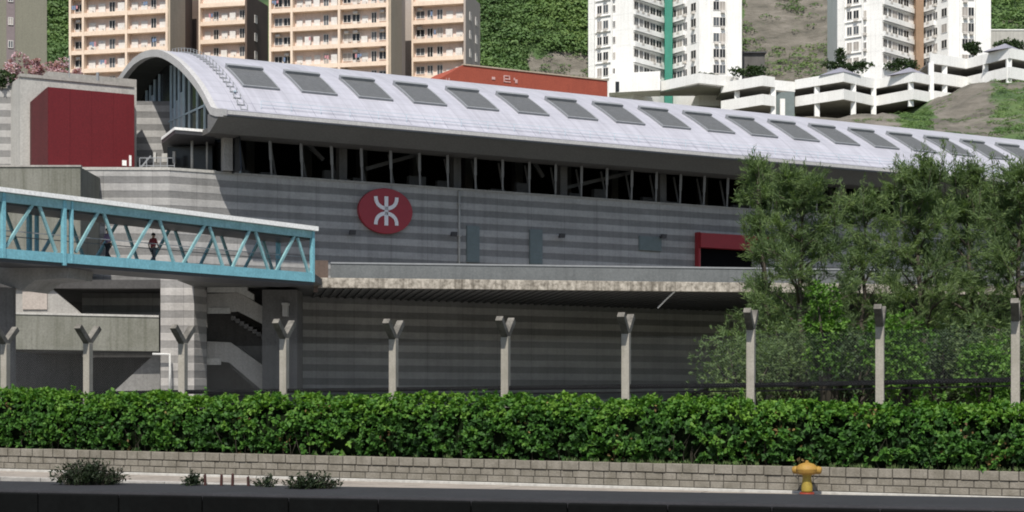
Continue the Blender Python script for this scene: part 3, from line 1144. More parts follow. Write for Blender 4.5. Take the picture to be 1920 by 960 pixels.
for p, q in zip(aa, aa[1:]):
    z0 = min(line_z(p), line_z(q))
    z1 = min(post_top.get(p, 9), post_top.get(q, 9)) - .62
    hh = z1 - z0
    k = p + .1 - hh
    while k < q - .1:
        for s in (0, 1):
            x0, x1 = k, k + hh
            zz0, zz1 = (z0, z1) if s == 0 else (z1, z0)
            ca, cb = max(x0, p + .1), min(x1, q - .1)
            if cb > ca:
                f0, f1 = (ca - x0) / hh, (cb - x0) / hh
                wire(FN.pt(ca, .09, zz0 + (zz1 - zz0) * f0), FN.pt(cb, .09, zz0 + (zz1 - zz0) * f1))
        k += .075
obj('wire_mesh', mb, M['wire'], fence)

# ================================================================== station
stn = thing('railway_station', 'long grey banded concrete station hall under a pale vaulted metal roof', 'railway station', ST.pt(0, 0, 1.3))
S_END = 112.0

mb = MB()
aC = ST.a(318)
mb.fbox(ST, aC, S_END, -.4, 0, 0.6, 16.25)
obj('wall', mb, M['band'], stn)
mb = MB()
mb.fbox(ST, 0.7, S_END, -.5, .06, 16.25, 16.38)
obj('wall_coping', mb, M['conc'], stn)
# wing wall that turns towards the left of the corner
c0 = ST.pt(aC, 0, 0)
WG = Frame((c0.x, c0.y), (1, 0.02), (0, -1))
aw = WG.a(154)
mb = MB()
mb.fbox(WG, aw, 0, -.4, 0, 5.0, 16.25)
mb.fbox(WG, aw, aw + .4, -12, -.4, 5.0, 16.25)
o = obj('side_wall', mb, M['band'], stn)
mb = MB()
mb.poly([ST.pt(-.2, .02, 16.30), ST.pt(-.2, -24, 16.30), WG.pt(-22, -24, 16.30), WG.pt(-22, -.3, 16.30), WG.pt(0, -.02, 16.30)])
obj('terrace_floor', mb, M['conc'], stn)
mb = MB()
mb.fbox(WG, aw - .05, .05, -.45, .05, 16.25, 16.42)
mb.fbox(ST, aC - .03, .9, -.45, .05, 16.252, 16.42)
obj('terrace_kerb', mb, M['conc_light'], stn)

# vaulted roof: k is measured from the eave tip inwards
prof = [(0, 19.44), (0.9, 19.58), (1.8, 19.82), (2.4, 20.3), (3.2, 20.95), (4.1, 21.58), (5, 22.12), (5.9, 22.63), (6.7, 23.05), (7.6, 23.5), (8.5, 23.88), (9.7, 24.36),
        (11, 24.80), (12.2, 25.12), (13.5, 25.35), (14.8, 25.5), (16, 25.55), (17.5, 25.5), (19, 25.28), (21, 24.8), (23, 24.1), (25, 23.15), (27, 22.0), (29.5, 20.6), (32, 19.44)]
EV = 4.2                                          # eave overhang in front of the wall


def roof_z(k):
    return float(np.interp(k, [p[0] for p in prof], [p[1] for p in prof]))


def shell(name, s0, s1, ns, t_in, mat, uv=True, lift=0.0):
    ks = [p[0] for p in prof]
    out = [(EV - k, z + lift) for k, z in prof]
    inn = []
    for i in range(len(out)):
        p0, p1 = out[max(0, i - 1)], out[min(len(out) - 1, i + 1)]
        tx, tz = p1[0] - p0[0], p1[1] - p0[1]
        l = math.hypot(tx, tz)
        inn.append((out[i][0] + tz / l * t_in, out[i][1] - tx / l * t_in))
    arc = [0]
    for i in range(1, len(out)):
        arc.append(arc[-1] + math.hypot(out[i][0] - out[i - 1][0], out[i][1] - out[i - 1][1]))
    off = stn.location
    v, f, uvs = [], [], []
    n = len(out)
    for j in range(ns + 1):
        s = s0 + (s1 - s0) * j / ns
        for o_, z_ in out:
            v.append(ST.pt(s, o_, z_) - off)
        for o_, z_ in inn:
            v.append(ST.pt(s, o_, z_) - off)
    W = 2 * n
    for j in range(ns):
        for i in range(n - 1):
            a, b = j * W + i, (j + 1) * W + i
            f.append((a, b, b + 1, a + 1))
            uvs.append([(s0 + (s1 - s0) * (j + q[0]) / ns, arc[i + q[1]]) for q in ((0, 0), (1, 0), (1, 1), (0, 1))])
            f.append((a + n, a + n + 1, b + n + 1, b + n))
            uvs.append([(0, 0.4)] * 4)
        for i in (0, n - 1):
            a, b = j * W + i, (j + 1) * W + i
            f.append((a, a + n, b + n, b))
            uvs.append([(0, 0.4)] * 4)
    for j in (0, ns):
        for i in range(n - 1):
            a = j * W + i
            f.append((a, a + 1, a + n + 1, a + n))
            uvs.append([(0, 0.4)] * 4)
    me = bpy.data.meshes.new(name)
    me.from_pydata([tuple(p) for p in v], [], f)
    u = me.uv_layers.new(name='UVMap')
    u.data.foreach_set('uv', [c for fc in uvs for p in fc for c in p])
    me.materials.append(mat)
    bm = bmesh.new()
    bm.from_mesh(me)
    bmesh.ops.recalc_face_normals(bm, faces=bm.faces)
    bm.to_mesh(me)
    bm.free()
    o = bpy.data.objects.new(name, me)
    COL.objects.link(o)
    o.parent = stn
    return o


roof = shell('roof', 0.12, S_END, 40, -.34, M['roof'])
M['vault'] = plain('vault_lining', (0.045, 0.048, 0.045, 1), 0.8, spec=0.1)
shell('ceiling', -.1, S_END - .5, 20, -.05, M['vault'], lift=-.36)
ring = shell('roof_verge', -.25, 0.115, 1, -.46, M['fascia'], lift=.03)

# eave: sloping underside from the tip back to the beam over the platform openings
mb = MB()
tip, bot = (EV - .05, 19.28), (2.0, 18.40)
mb.prism([ST.pt(-.2, tip[0], tip[1]), ST.pt(-.2, bot[0], bot[1]), ST.pt(-.2, bot[0] - .35, bot[1] + .02), ST.pt(-.2, bot[0] - .35, 19.5), ST.pt(-.2, 3.2, 19.47), ST.pt(-.2, tip[0], 19.36)], ST.d * (S_END + .2))
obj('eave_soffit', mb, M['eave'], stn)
mb = MB()
mb.fbox(ST, .15, S_END, EV - .12, EV + .02, 19.18, 19.40)
obj('gutter', mb, M['fascia'], stn)
mb = MB()
mb.fbox(ST, -.1, S_END, -.2, 1.645, 18.42, 18.75)
obj('eave_beam', mb, M['conc_dark'], stn)
# interior: platform floor, back wall, inner columns, inner beams
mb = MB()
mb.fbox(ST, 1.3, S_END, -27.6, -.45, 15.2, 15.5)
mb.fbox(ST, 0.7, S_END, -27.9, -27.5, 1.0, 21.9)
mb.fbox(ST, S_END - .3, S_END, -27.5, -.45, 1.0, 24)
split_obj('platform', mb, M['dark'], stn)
mb = MB()
for k in range(14):
    s = ST.a(650) + k * 8.2 - .0
    mb.fbox(ST, s - .27, s + .27, -1.1, -.55, 15.6, 18.7)
split_obj('column', mb, M['conc_dark'], stn)
mb = MB()
rgs = random.Random(4)
for k in range(26):
    s = 6 + k * 4.1
    mb.fbox(ST, s - .3, s + .3, -8.3, -7.7, 15.5, 21)
    if k % 3 == 1:
        mb.fbox(ST, s + .6, s + 2.4, -5.5, -4.2, 15.5, 17.2 + rgs.uniform(-.2, .2))
for (x0, y0, x1, y1) in ((685, 317, 782, 290), (575, 268, 606, 300), (1060, 352, 1182, 324), (1002, 305, 1018, 332)):
    s0, s1 = ST.a(x0, -2), ST.a(x1, -2)
    mb.bar(ST.pt(s0, -2, Z(y0, ST.Y(s0, -2))), ST.pt(s1, -2, Z(y1, ST.Y(s1, -2))), .2, .25)
for k in range(30):
    s = ST.a(447) + k * 2.05
    lean = .28
    mb.bar(ST.pt(s + .7, -1.7, 18.5), ST.pt(s + .7 + lean, -1.4, 16.3), .13, .16)
    if k % 3 != 2:
        mb.fbox(ST, s + rgs.uniform(.2, .5), s + rgs.uniform(1.2, 1.8), -2.6, -2.2, 15.5, 17.0 + rgs.uniform(-.3, .4))
split_obj('inner_frame', mb, M['inner_grey'], stn)
# end column at the corner and the raking posts between wall and eave
mb = MB()
s = ST.a(424)
mb.fbox(ST, s - .28, s + .28, -.12, .4, 16.42, 18.42)
obj('corner_column', mb, M['conc'], stn)
M['rake'] = plain('raking_post_paint', (0.20, 0.205, 0.21, 1), 0.6)
s = ST.a(447)
k = 0
while s < 60:
    mb = MB()
    p, q = ST.pt(s - .16, .45, 18.44), ST.pt(s + .16, -.12, 16.38)
    mb.bar(p, p.lerp(q, .55), .17, .22)
    mb.bar(p.lerp(q, .55), q, .11, .16)
    obj('raking_post', mb, M['steel_blue'] if k == 0 else M['rake'], stn)
    s += 2.05
    k += 1

# skylights: box frame and louvred pane that follow the vault
for i in range(18):
    s0 = 2.65 + i * 3.89
    fr, pn = MB(), MB()
    ks = [4.35 + (7.15 - 4.35) * j / 6 for j in range(7)]

    def sk(s, k, h):
        e = .05
        tz = (roof_z(k + e) - roof_z(k - e)) / (2 * e)
        l = math.hypot(1, tz)
        return ST.pt(s, EV - k + tz / l * h, roof_z(k) + h / l)

    w = 2.42
    for j in range(6):
        k0, k1 = ks[j], ks[j + 1]
        pn.hexa([sk(s0 + .1, k0, -.03), sk(s0 + w - .1, k0, -.03), sk(s0 + w - .1, k1, -.03), sk(s0 + .1, k1, -.03),
                 sk(s0 + .1, k0, .06), sk(s0 + w - .1, k0, .06), sk(s0 + w - .1, k1, .06), sk(s0 + .1, k1, .06)])
        for a0, a1 in ((s0, s0 + .1), (s0 + w - .1, s0 + w)):
            fr.hexa([sk(a0, k0, -.03), sk(a1, k0, -.03), sk(a1, k1, -.03), sk(a0, k1, -.03), sk(a0, k0, .14), sk(a1, k0, .14), sk(a1, k1, .14), sk(a0, k1, .14)])
        for t in range(3):                      # blades
            kk = k0 + (k1 - k0) * (t + .5) / 3
            pn.hexa([sk(s0 + .12, kk - .05, .05), sk(s0 + w - .12, kk - .05, .05), sk(s0 + w - .12, kk + .04, .05), sk(s0 + .12, kk + .04, .05),
                     sk(s0 + .12, kk - .02, .12), sk(s0 + w - .12, kk - .02, .12), sk(s0 + w - .12, kk + .05, .12), sk(s0 + .12, kk + .05, .12)])
    for k0, k1, hh in ((ks[0] - .1, ks[0], .14), (ks[-1], ks[-1] + .34, .30)):
        fr.hexa([sk(s0, k0, -.03), sk(s0 + w, k0, -.03), sk(s0 + w, k1, -.03), sk(s0, k1, -.03), sk(s0, k0, hh), sk(s0 + w, k0, hh), sk(s0 + w, k1, hh), sk(s0, k1, hh)])
    f = obj('skylight', fr, M['steel_mid'], stn)
    obj('pane', pn, M['louvre'], f)

# ladder of stanchions up the vault and the low rail along the gutter walk
mb = MB()
kk = [1.6 + j * .62 for j in range(22)]
for j, k in enumerate(kk):
    for ds in (0, .42):
        p = ST.pt(1.55 + ds, EV - k, roof_z(k))
        mb.bar(p, p + Vector((0, 0, .34)), .045)
    if j:
        for ds in (0, .42):
            mb.bar(ST.pt(1.55 + ds, EV - kk[j - 1], roof_z(kk[j - 1]) + .33), ST.pt(1.55 + ds, EV - k, roof_z(k) + .33), .018)
    mb.bar(ST.pt(1.55, EV - k, roof_z(k) + .06), ST.pt(1.97, EV - k, roof_z(k) + .06), .05)
obj('roof_ladder', mb, M['steel_mid'], stn)
mb = MB()
s = 3.0
while s < 74:
    p = ST.pt(s, EV - 2.05, roof_z(2.05))
    mb.bar(p, p + Vector((0, 0, .5)), .03)
    s += 1.95
for h in (.26, .5):
    mb.bar(ST.pt(3.0, EV - 2.05, roof_z(2.05) + h), ST.pt(74, EV - 2.05, roof_z(2.05) + h), .022)
obj('gutter_rail', mb, M['steel_blue'], stn)

# glazed gable under the vault
mb = MB()
gs = 1.9
pts = [ST.pt(gs, 1.6, 16.3)]
for k, z in prof:
    if 2.6 < k < 29:
        pts.append(ST.pt(gs, EV - k, z - .40))
pts.append(ST.pt(gs, EV - 29, 16.3))
mb.prism(pts, ST.d * .08)
obj('gable_glass', mb, M['glass_dark'], stn)
mb, fb = MB(), MB()
GB = lambda x: ((x - CX) / F_PX, )
def gable_o(x):
    q = (x - CX) / F_PX
    p = ST.pt(gs, 0, 0)
    return (q * p.y - p.x) / (ST.o.x - q * ST.o.y)
for x, wd in ((277, .16), (284, .12), (292, .14), (301, .1), (323, .2), (330, .2), (338, .22), (347, .24), (357, .09), (372, .09), (386, .09)):
    o_ = gable_o(x)
    zt = roof_z(EV - o_) - .6
    mb.hexa([ST.pt(gs - .14, o_ + wd / 2, 16.3), ST.pt(gs - .02, o_ + wd / 2, 16.3), ST.pt(gs - .02, o_ - wd / 2, 16.3), ST.pt(gs - .14, o_ - wd / 2, 16.3),
             ST.pt(gs - .14, o_ + wd / 2, zt), ST.pt(gs - .02, o_ + wd / 2, zt), ST.pt(gs - .02, o_ - wd / 2, zt), ST.pt(gs - .14, o_ - wd / 2, zt)])
for z in (18.9, 21.2):
    mb.bar(ST.pt(gs - .1, 1.0, z), ST.pt(gs - .1, -20, z), .09, .1)
split_obj('gable_mullion', mb, M['steel_blue'], stn)
for x0, x1, zb, zt in ((324, 329, 18.6, 22.0), (331, 337, 18.6, 22.4), (339, 346, 18.6, 22.8), (278, 283, 21.5, 23.2), (285, 291, 21.5, 23.6)):
    o0, o1 = gable_o(x0), gable_o(x1)
    fb.hexa([ST.pt(gs - .06, o0, zb), ST.pt(gs - .02, o0, zb), ST.pt(gs - .02, o1, zb), ST.pt(gs - .06, o1, zb), ST.pt(gs - .06, o0, zt), ST.pt(gs - .02, o0, zt), ST.pt(gs - .02, o1, zt), ST.pt(gs - .06, o1, zt)])
split_obj('frosted_panel', fb, M['glass_frost'], stn)

# pipe, cabinets, vents on the long wall
s = ST.a(860)
mb = MB()
mb.tube([ST.pt(s, .09, 16.2), ST.pt(s, .09, 9.6)], .075, seg=10)
for z in (15.3, 13.2, 11.0):
    mb.fbox(ST, s - .12, s + .12, 0, .17, z, z + .07)
obj('downpipe', mb, M['conc_light'], stn, smooth=True)
for x0, x1, y0, y1 in ((874, 897, 424, 492), (992, 1015, 431, 496), (1197, 1238, 444, 470)):
    s0, s1 = ST.a(x0), ST.a(x1)
    Ym = ST.Y((s0 + s1) / 2)
    mb = MB()
    mb.fbox(ST, s0, s1, .0, .16, Z(y1, Ym), Z(y0, Ym))
    for k in range(9):
        z = Z(y1, Ym) + (Z(y0, Ym) - Z(y1, Ym)) * (k + .5) / 9
        mb.fbox(ST, s0 + .06, s1 - .06, .155, .185, z - .05, z + .02)
    obj('wall_cabinet', mb, M['cab'], stn)
# red framed doorway
s0, s1 = ST.a(1303), ST.a(1440)
Yd = ST.Y(s0)
door = MB()
door.fbox(ST, s0, s1, .02, .75, Z(465, Yd), Z(438, Yd))
door.fbox(ST, s0 - .02, s0 + .13, .02, .5, 9.5, Z(436, Yd))
M['red_hood'] = plain('red_hood', (0.27, 0.018, 0.024, 1), 0.5)
d_ = obj('doorway_hood', door, M['red_hood'], stn)
d_['label'] = 'red hood over the dark doorway'
mb = MB()
mb.fbox(ST, s0 + .25, s1 - 1.2, .005, .05, 9.5, Z(465, Yd))
M['doorway'] = plain('unlit_doorway', (0.006, 0.006, 0.007, 1), 0.9, spec=0.0)  # flat sheet on the wall; the opening's darkness is put into its colour
obj('doorway', mb, M['doorway'], stn)
mb = MB()
mb.fbox(ST, s0 + .15, s0 + .28, .05, .3, 9.5, Z(465, Yd))
mb.fbox(ST, s1 - 1.5, s1 - .9, .05, .3, 9.5, Z(465, Yd))
split_obj('door_jamb', mb, M['conc_light'], stn)


# ---- emblem
def emblem():
    s = ST.a(720)
    c = ST.pt(s, .02, Z(396.5, ST.Y(s)))
    t = thing('emblem_sign', 'round red sign with a white winged emblem on the striped wall', 'sign', c)
    rx, rz = 1.90, 1.46
    mb = MB()
    ring = [c + ST.d * (rx * math.cos(2 * math.pi * k / 48)) + Vector((0, 0, rz * math.sin(2 * math.pi * k / 48))) for k in range(48)]
    mb.prism(ring, ST.o * .28)
    obj('sign_disc', mb, M['red_sign'], t, bevel=.03)
    w = MB()
    f = ST.o * .30

    def stroke(pts, hw=.115):
        pts = [Vector(p) for p in pts]
        for i, p in enumerate(pts):
            pass
        L, Rr = [], []
        for i, p in enumerate(pts):
            a, b = pts[max(0, i - 1)], pts[min(len(pts) - 1, i + 1)]
            d = (b - a).normalized()
            nrm = Vector((-d.y, d.x))
            L.append(p + nrm * hw)
            Rr.append(p - nrm * hw)
        for i in range(len(pts) - 1):
            q = [L[i], L[i + 1], Rr[i + 1], Rr[i]]
            w.prism([c + f + ST.d * v.x + Vector((0, 0, v.y)) for v in q], ST.o * .05)

    stroke([(0, -.93), (0, .93)], .13)
    for sg in (1, -1):
        arc = []
        for k in range(15):
            t_ = math.pi * (k / 14)
            # cup that touches the centre and rises to two tips
            arc.append((-.74 * math.cos(t_), sg * (.90 - .74 * math.sin(t_) ** .82)))
        stroke(arc, .12)
    obj('emblem', w, M['white_sign'], t)


emblem()

# ---- lamps on the wall
for x, y, lb in ((655, 437, 'small dark floodlight on the striped wall left of the emblem'), (845, 440, 'small dark floodlight beside the white downpipe'),
                 (1047, 443, 'small dark floodlight right of the two grey-green cabinets'), (1237, 444, 'small dark floodlight near the red doorway')):
    s = ST.a(x)
    p = ST.pt(s, 0, Z(y, ST.Y(s)))
    t = thing('wall_lamp', lb, 'floodlight', p, 'floodlights on the station wall')
    mb = MB()
    mb.bar(p, p + ST.o * .35 + Vector((0, 0, .05)), .05)
    obj('bracket', mb, M['steel_dark'], t)
    mb = MB()
    q = p + ST.o * .42
    mb.hexa([q + ST.d * i * .2 + ST.o * j + Vector((0, 0, k)) for k, jj in ((-.14, .0), (.14, .08)) for i, j in ((-1, jj - .1), (1, jj - .1), (1, jj + .14), (-1, jj + .14))])
    obj('lamp_housing', mb, M['steel_dark'], t, bevel=.02)

# ================================================================== walkway slab in front of the station
WA = Vector(((588 - CX) / F_PX * 97, 97, 0))
WB = Vector(((1450 - CX) / F_PX * 101.2, 101.2, 0))
wd = (WB - WA).normalized()
WK = Frame((WA.x, WA.y), (wd.x, wd.y), (wd.y, -wd.x))
wk = thing('elevated_walkway', 'stained concrete walkway slab with a grey parapet along the station front', 'walkway', WK.pt(0, 0, 8.0))
WL = 58.0
z0, z1 = Z(539, 97), Z(520.5, 97)
mb = MB()
mb.fbox(WK, 0, WL, -.35, 0, z0, z1)
obj('slab_edge', mb, M['slab'], wk, bevel=.02)
mb = MB()
# deck reaches back to the station wall
def wall_hit(a):
    p = WK.pt(a, 0, 0)
    return (ST.p - p).dot(ST.o) / WK.o.dot(ST.o)
pts_a = [0, 10, 20, 30, 40, 50, WL]
for a0, a1 in zip(pts_a, pts_a[1:]):
    h0, h1 = wall_hit(a0) + .02, wall_hit(a1) + .02
    lo, hi = z0 + .14, z1 - .03
    mb.hexa([WK.pt(a0, -.355, lo), WK.pt(a1, -.355, lo), WK.pt(a1, h1, lo), WK.pt(a0, h0, lo), WK.pt(a0, -.355, hi), WK.pt(a1, -.355, hi), WK.pt(a1, h1, hi), WK.pt(a0, h0, hi)])
obj('deck', mb, M['soffit'], wk)
mb = MB()
a = .3
while a < WL:
    h = wall_hit(a) + .05
    mb.hexa([WK.pt(a, -.36, z0 + .05), WK.pt(a + .14, -.36, z0 + .05), WK.pt(a + .14, h, z0 + .05), WK.pt(a, h, z0 + .05),
             WK.pt(a, -.36, z0 + .138), WK.pt(a + .14, -.36, z0 + .138), WK.pt(a + .14, h, z0 + .138), WK.pt(a, h, z0 + .138)])
    a += .52
obj('rib', mb, M['soffit'], wk)
mb = MB()
ap = WK.a(620, -.6)
mb.fbox(WK, ap, WL, -.75, -.6, z1 - .03, Z(495, 98))
obj('parapet', mb, M['grey_panel'], wk)
mb = MB()
mb.fbox(WK, ap, WL, -.79, -.56, Z(495, 98), Z(492, 98))
obj('parapet_coping', mb, M['steel_mid'], wk)
mb = MB()
mb.fbox(WK, WK.a(591), WK.a(616), -1.6, -.36, z1 - .03, Z(487, 97))
mb.fbox(WK, WK.a(588), WK.a(596), -.36, .05, z0 - .25, z1 - .5)
split_obj('end_pier', mb, M['brown_dark'], wk)
mb = MB()
xa, xb = -18.3, P(592, 0, 94).x
mb.prism([(xa, 93.4, 8.93), (xb, 93.4, 8.93), (xb, ST.p.y + (xb - ST.p.x) * .559 - .02, 8.93), (xa, ST.p.y + (xa - ST.p.x) * .559 - .02, 8.93)], (0, 0, .37))
obj('shade_slab', mb, M['soffit'], wk)  # slab added overhead to keep the sun off the stairs and wall
mb = MB()
s = WK.a(1266)
mb.tube([WK.pt(s, -.1, z0), WK.pt(s - .35, -.9, z0 - .45), WK.pt(s - .7, -1.4, z0 - .9)], .05, seg=6)
obj('drain_pipe', mb, M['pipe'], wk)

# ================================================================== teal covered footbridge
b0 = Vector(((0 - CX) / F_PX * 76.5, 76.5, 0))
b1 = Vector(((587 - CX) / F_PX * 92.0, 92.0, 0))
bd = (b1 - b0).normalized()
BR = Frame((b1.x, b1.y), (bd.x, bd.y), (bd.y, -bd.x))              # a = 0 at the far right end, negative towards the left
br = thing('footbridge', 'covered teal steel truss footbridge with a white roof leading to the walkway', 'footbridge', BR.pt(0, 0, 8.0))
A_L = -30.0


def byz(x, y, o=0.0):
    a = BR.a(x, o)
    return a, Z(y, BR.Y(a, o))


def line(xa, ya, xb, yb):
    (a0, z0_), (a1, z1_) = byz(xa, ya), byz(xb, yb)
    return lambda a: z0_ + (z1_ - z0_) * (a - a0) / (a1 - a0)


roof_top, roof_bot = line(0, 352, 587, 425), line(0, 361, 587, 434)
top_bot = line(0, 378, 587, 447)
bot_top, bot_bot = line(0, 466, 587, 512), line(0, 484, 587, 529)
BW = 2.6


def beam(mb, f0, f1, o0, o1, a0=A_L, a1=0.0, mi=0):
    mb.hexa([BR.pt(a0, o1, f0(a0)), BR.pt(a1, o1, f0(a1)), BR.pt(a1, o0, f0(a1)), BR.pt(a0, o0, f0(a0)),
             BR.pt(a0, o1, f1(a0)), BR.pt(a1, o1, f1(a1)), BR.pt(a1, o0, f1(a1)), BR.pt(a0, o0, f1(a0))], mi)


mb = MB()
beam(mb, lambda a: roof_bot(a) + .02, roof_top, -BW - .35, .30, A_L, .12)
obj('bridge_roof', mb, M['white_metal'], br)
mb = MB()
beam(mb, top_bot, lambda a: roof_bot(a) - .0, -.08, .12)
beam(mb, top_bot, lambda a: roof_bot(a) - .0, -BW - .12, -BW + .08)
obj('top_chord', mb, M['teal_dull'], br)
mb = MB()
beam(mb, bot_bot, bot_top, -.10, .14)
beam(mb, bot_bot, bot_top, -BW - .14, -BW + .10)
obj('bottom_chord', mb, M['teal'], br)
mb = MB()
beam(mb, lambda a: bot_bot(a) - .16, lambda a: bot_bot(a) - .002, -BW - .05, .02)
beam(mb, lambda a: bot_bot(a) + .12, lambda a: bot_bot(a) + .28, -BW + .11, -.11)
obj('deck', mb, M['steel_dark'], br)
mb = MB()
beam(mb, lambda a: top_bot(a) - .10, lambda a: roof_bot(a) + .0, -BW + .09, -.09)
obj('ceiling', mb, M['steel_dark'], br)
for x, w in ((4, .16), (118, .17), (132, .10), (584, .16)):
    for o_ in (.02, -BW):
        a = BR.a(x)
        mb = MB()
        mb.fbox(BR, a - w / 2, a + w / 2, o_ - .07, o_ + .15, bot_bot(a) - (.12 if x == 118 else 0), roof_bot(a) - .01)
        obj('upright', mb, M['teal'], br)
diag = [(10, 463, 60, 384), (72, 384, 104, 473), (141, 473, 184, 396), (193, 398, 222, 482), (238, 489, 286, 408), (298, 412, 326, 496), (340, 499, 384, 420),
        (392, 425, 418, 503), (431, 510, 468, 430), (478, 434, 503, 509), (514, 514, 551, 443), (557, 446, 578, 514)]
for x0, y0, x1, y1 in diag:
    (a0, zz0), (a1, zz1) = byz(x0, y0), byz(x1, y1)
    for o_ in (.03, -BW):
        mb = MB()
        mb.bar(BR.pt(a0, o_, zz0), BR.pt(a1, o_, zz1), .12, .13)
        obj('diagonal', mb, M['teal_dull'], br)
mb = MB()
for f_ in (.95,):
    for o_ in (-.2, -BW + .2):
        beam(mb, lambda a: bot_top(a) - .12 + f_, lambda a: bot_top(a) - .08 + f_, o_ - .02, o_ + .02)
obj('handrail', mb, M['steel_mid'], br)

M['skin'] = plain('skin', (0.42, 0.26, 0.18, 1), 0.6, var=0.05)
M['hair'] = plain('hair', (0.012, 0.010, 0.009, 1), 0.5)
M['lilac_shirt'] = plain('lilac_shirt', (0.28, 0.20, 0.33, 1), 0.85)
M['red_shirt'] = plain('red_shirt', (0.30, 0.05, 0.06, 1), 0.85)
M['dark_trousers'] = plain('dark_trousers', (0.03, 0.032, 0.04, 1), 0.85)
M['grey_trousers'] = plain('grey_trousers', (0.12, 0.12, 0.13, 1), 0.85)


def add_skin(name, joints, edges, radii, mat, parent):
    me = bpy.data.meshes.new(name)
    me.from_pydata(joints, edges, [])
    me.materials.append(mat)
    o = bpy.data.objects.new(name, me)
    COL.objects.link(o)
    o.parent = parent
    bm = bmesh.new()
    bm.from_mesh(me)
    lay = bm.verts.layers.skin.verify()
    bm.verts.ensure_lookup_table()
    for i, (v, r) in enumerate(zip(bm.verts, radii)):
        v[lay].radius = r if isinstance(r, tuple) else (r, r)
        v[lay].use_root = i == 0
    bm.to_mesh(me)
    bm.free()
    m = o.modifiers.new('skin', 'SKIN')
    m.use_smooth_shade = True
    sb = o.modifiers.new('smooth', 'SUBSURF')
    sb.levels = sb.render_levels = 2
    return o


def person(label, x, o_, face, shirt, trousers, stride):
    a = BR.a(x, o_)
    t = thing('person', label, 'person', BR.pt(a, o_, bot_bot(a) + .28), rotz=math.atan2(BR.d.y, BR.d.x) + (0 if face > 0 else math.pi))
    k = stride
    # x is forward, y left, z up; one vertex per joint
    J = [(0, 0, .92), (0, 0, 1.12), (.01, 0, 1.36), (.02, 0, 1.47), (.03, 0, 1.53), (.045, 0, 1.60), (.04, 0, 1.68),
         (0, .09, .88), (.16 * k, .09, .50), (.20 * k, .085, .09), (.20 * k + .13, .085, .035),
         (0, -.09, .88), (-.02 * k, -.09, .49), (-.30 * k, -.085, .14), (-.30 * k + .10, -.085, .045),
         (.01, .17, 1.40), (-.10 * k, .23, 1.13), (-.02 * k, .22, .90), (.02, .21, .82),
         (.01, -.17, 1.40), (.08 * k, -.23, 1.14), (.25 * k, -.21, .97), (.31 * k, -.20, .92)]
    E = [(0, 1), (1, 2), (2, 3), (3, 4), (4, 5), (5, 6), (0, 7), (7, 8), (8, 9), (9, 10), (0, 11), (11, 12), (12, 13), (13, 14),
         (2, 15), (15, 16), (16, 17), (17, 18), (2, 19), (19, 20), (20, 21), (21, 22)]
    Rr = [.125, .115, .125, .058, .062, .092, .075, .085, .058, .04, .032, .085, .058, .04, .032, .05, .038, .03, .032, .05, .038, .03, .032]
    add_skin('body', J, E, Rr, M['skin'], t)
    add_skin('shirt', [J[0], J[1], J[2], (.015, 0, 1.43), J[15], J[16], J[19], J[20]], [(0, 1), (1, 2), (2, 3), (2, 4), (4, 5), (2, 6), (6, 7)],
             [.145, .135, .142, .075, .066, .055, .066, .055], shirt, t)
    add_skin('trousers', [(0, 0, .94), J[7], J[8], J[9], J[11], J[12], J[13]], [(0, 1), (1, 2), (2, 3), (0, 4), (4, 5), (5, 6)], [.138, .10, .074, .062, .10, .074, .062], trousers, t)
    hr = MB()
    hr.lathe((.025, 0, 1.585), [(.10, 0), (.104, .05), (.092, .10), (.05, .135), (.01, .145)], 0, 14)
    obj('hair', hr, M['hair'], t, smooth=True, local=True)
    return t


person('person in a lilac top walking along the teal bridge nearest the tall double upright', 203, -1.3, -1, M['lilac_shirt'], M['dark_trousers'], 1.0)
person('person in a dark red top walking in the middle of the teal bridge', 287, -1.5, 1, M['red_shirt'], M['grey_trousers'], .9)
# pier with crosshead under the left part
pr = MB()
pc = P(4, 700, 80.0)
pr.lathe((pc.x, pc.y, .6), [(.62, 0), (.62, 7.0)], 0, 28)
obj('pier', pr, M['conc_dark'], br, smooth=False)
pr = MB()
zc = Z(511, 80)
pr.prism([P(-60, 511, 80), P(40, 545, 80), P(66, 525, 80), P(126, 521, 80), P(128, 497, 80), P(-60, 486, 80)], Vector((.6, 2.3, 0)))
obj('crosshead', pr, M['conc_ramp'], br)

# ================================================================== annex with the red wall panel, terrace lobby
ax = thing('station_annex', 'pale concrete block with a big dark red wall panel left of the station roof', 'building', P(150, 318, 110.0))
RP = Frame((P(252, 0, 110).x, 110), dS, -nS)
aL = RP.a(62)
mb = MB()
zt, zb = 22.12, 16.95
aCh = RP.a(90)
for k in range(4):
    q0, q1 = aCh * (4 - k) / 4 + .004, aCh * (3 - k) / 4 - .004
    mb.prism([RP.pt(q0, random.uniform(-.004, .004), zb), RP.pt(q1, random.uniform(-.004, .004), zb), RP.pt(q1, 0, zt), RP.pt(q0, 0, zt)], nS * .5)
split_obj('red_panel', mb, M['red'], ax)
mb = MB()
mb.prism([RP.pt(aL, -.35, zb), RP.pt(aCh - .004, 0, zb), RP.pt(aCh - .004, 0, zt), RP.pt(aL, -.35, 21.2)], nS * .5)
obj('side_panel', mb, M['maroon'], ax)['label'] = 'dark maroon side of the red panel with a cut corner'
mb = MB()
s = RP.a(233)
mb.fbox(RP, s - .14, s + .14, 0, .04, Z(312, 110), Z(302, 110))
mb.fbox(RP, RP.a(244) - .07, RP.a(244) + .07, 0, .05, Z(312, 110), Z(292, 110))
split_obj('notice_plate', mb, M['white_metal'], ax)
mb = MB()
mb.fbox(RP, RP.a(38, -.8), RP.a(256, -.8), -4.5, -.8, 16.3, 22.75)
obj('wall', mb, M['conc_light'], ax)
mb = MB()
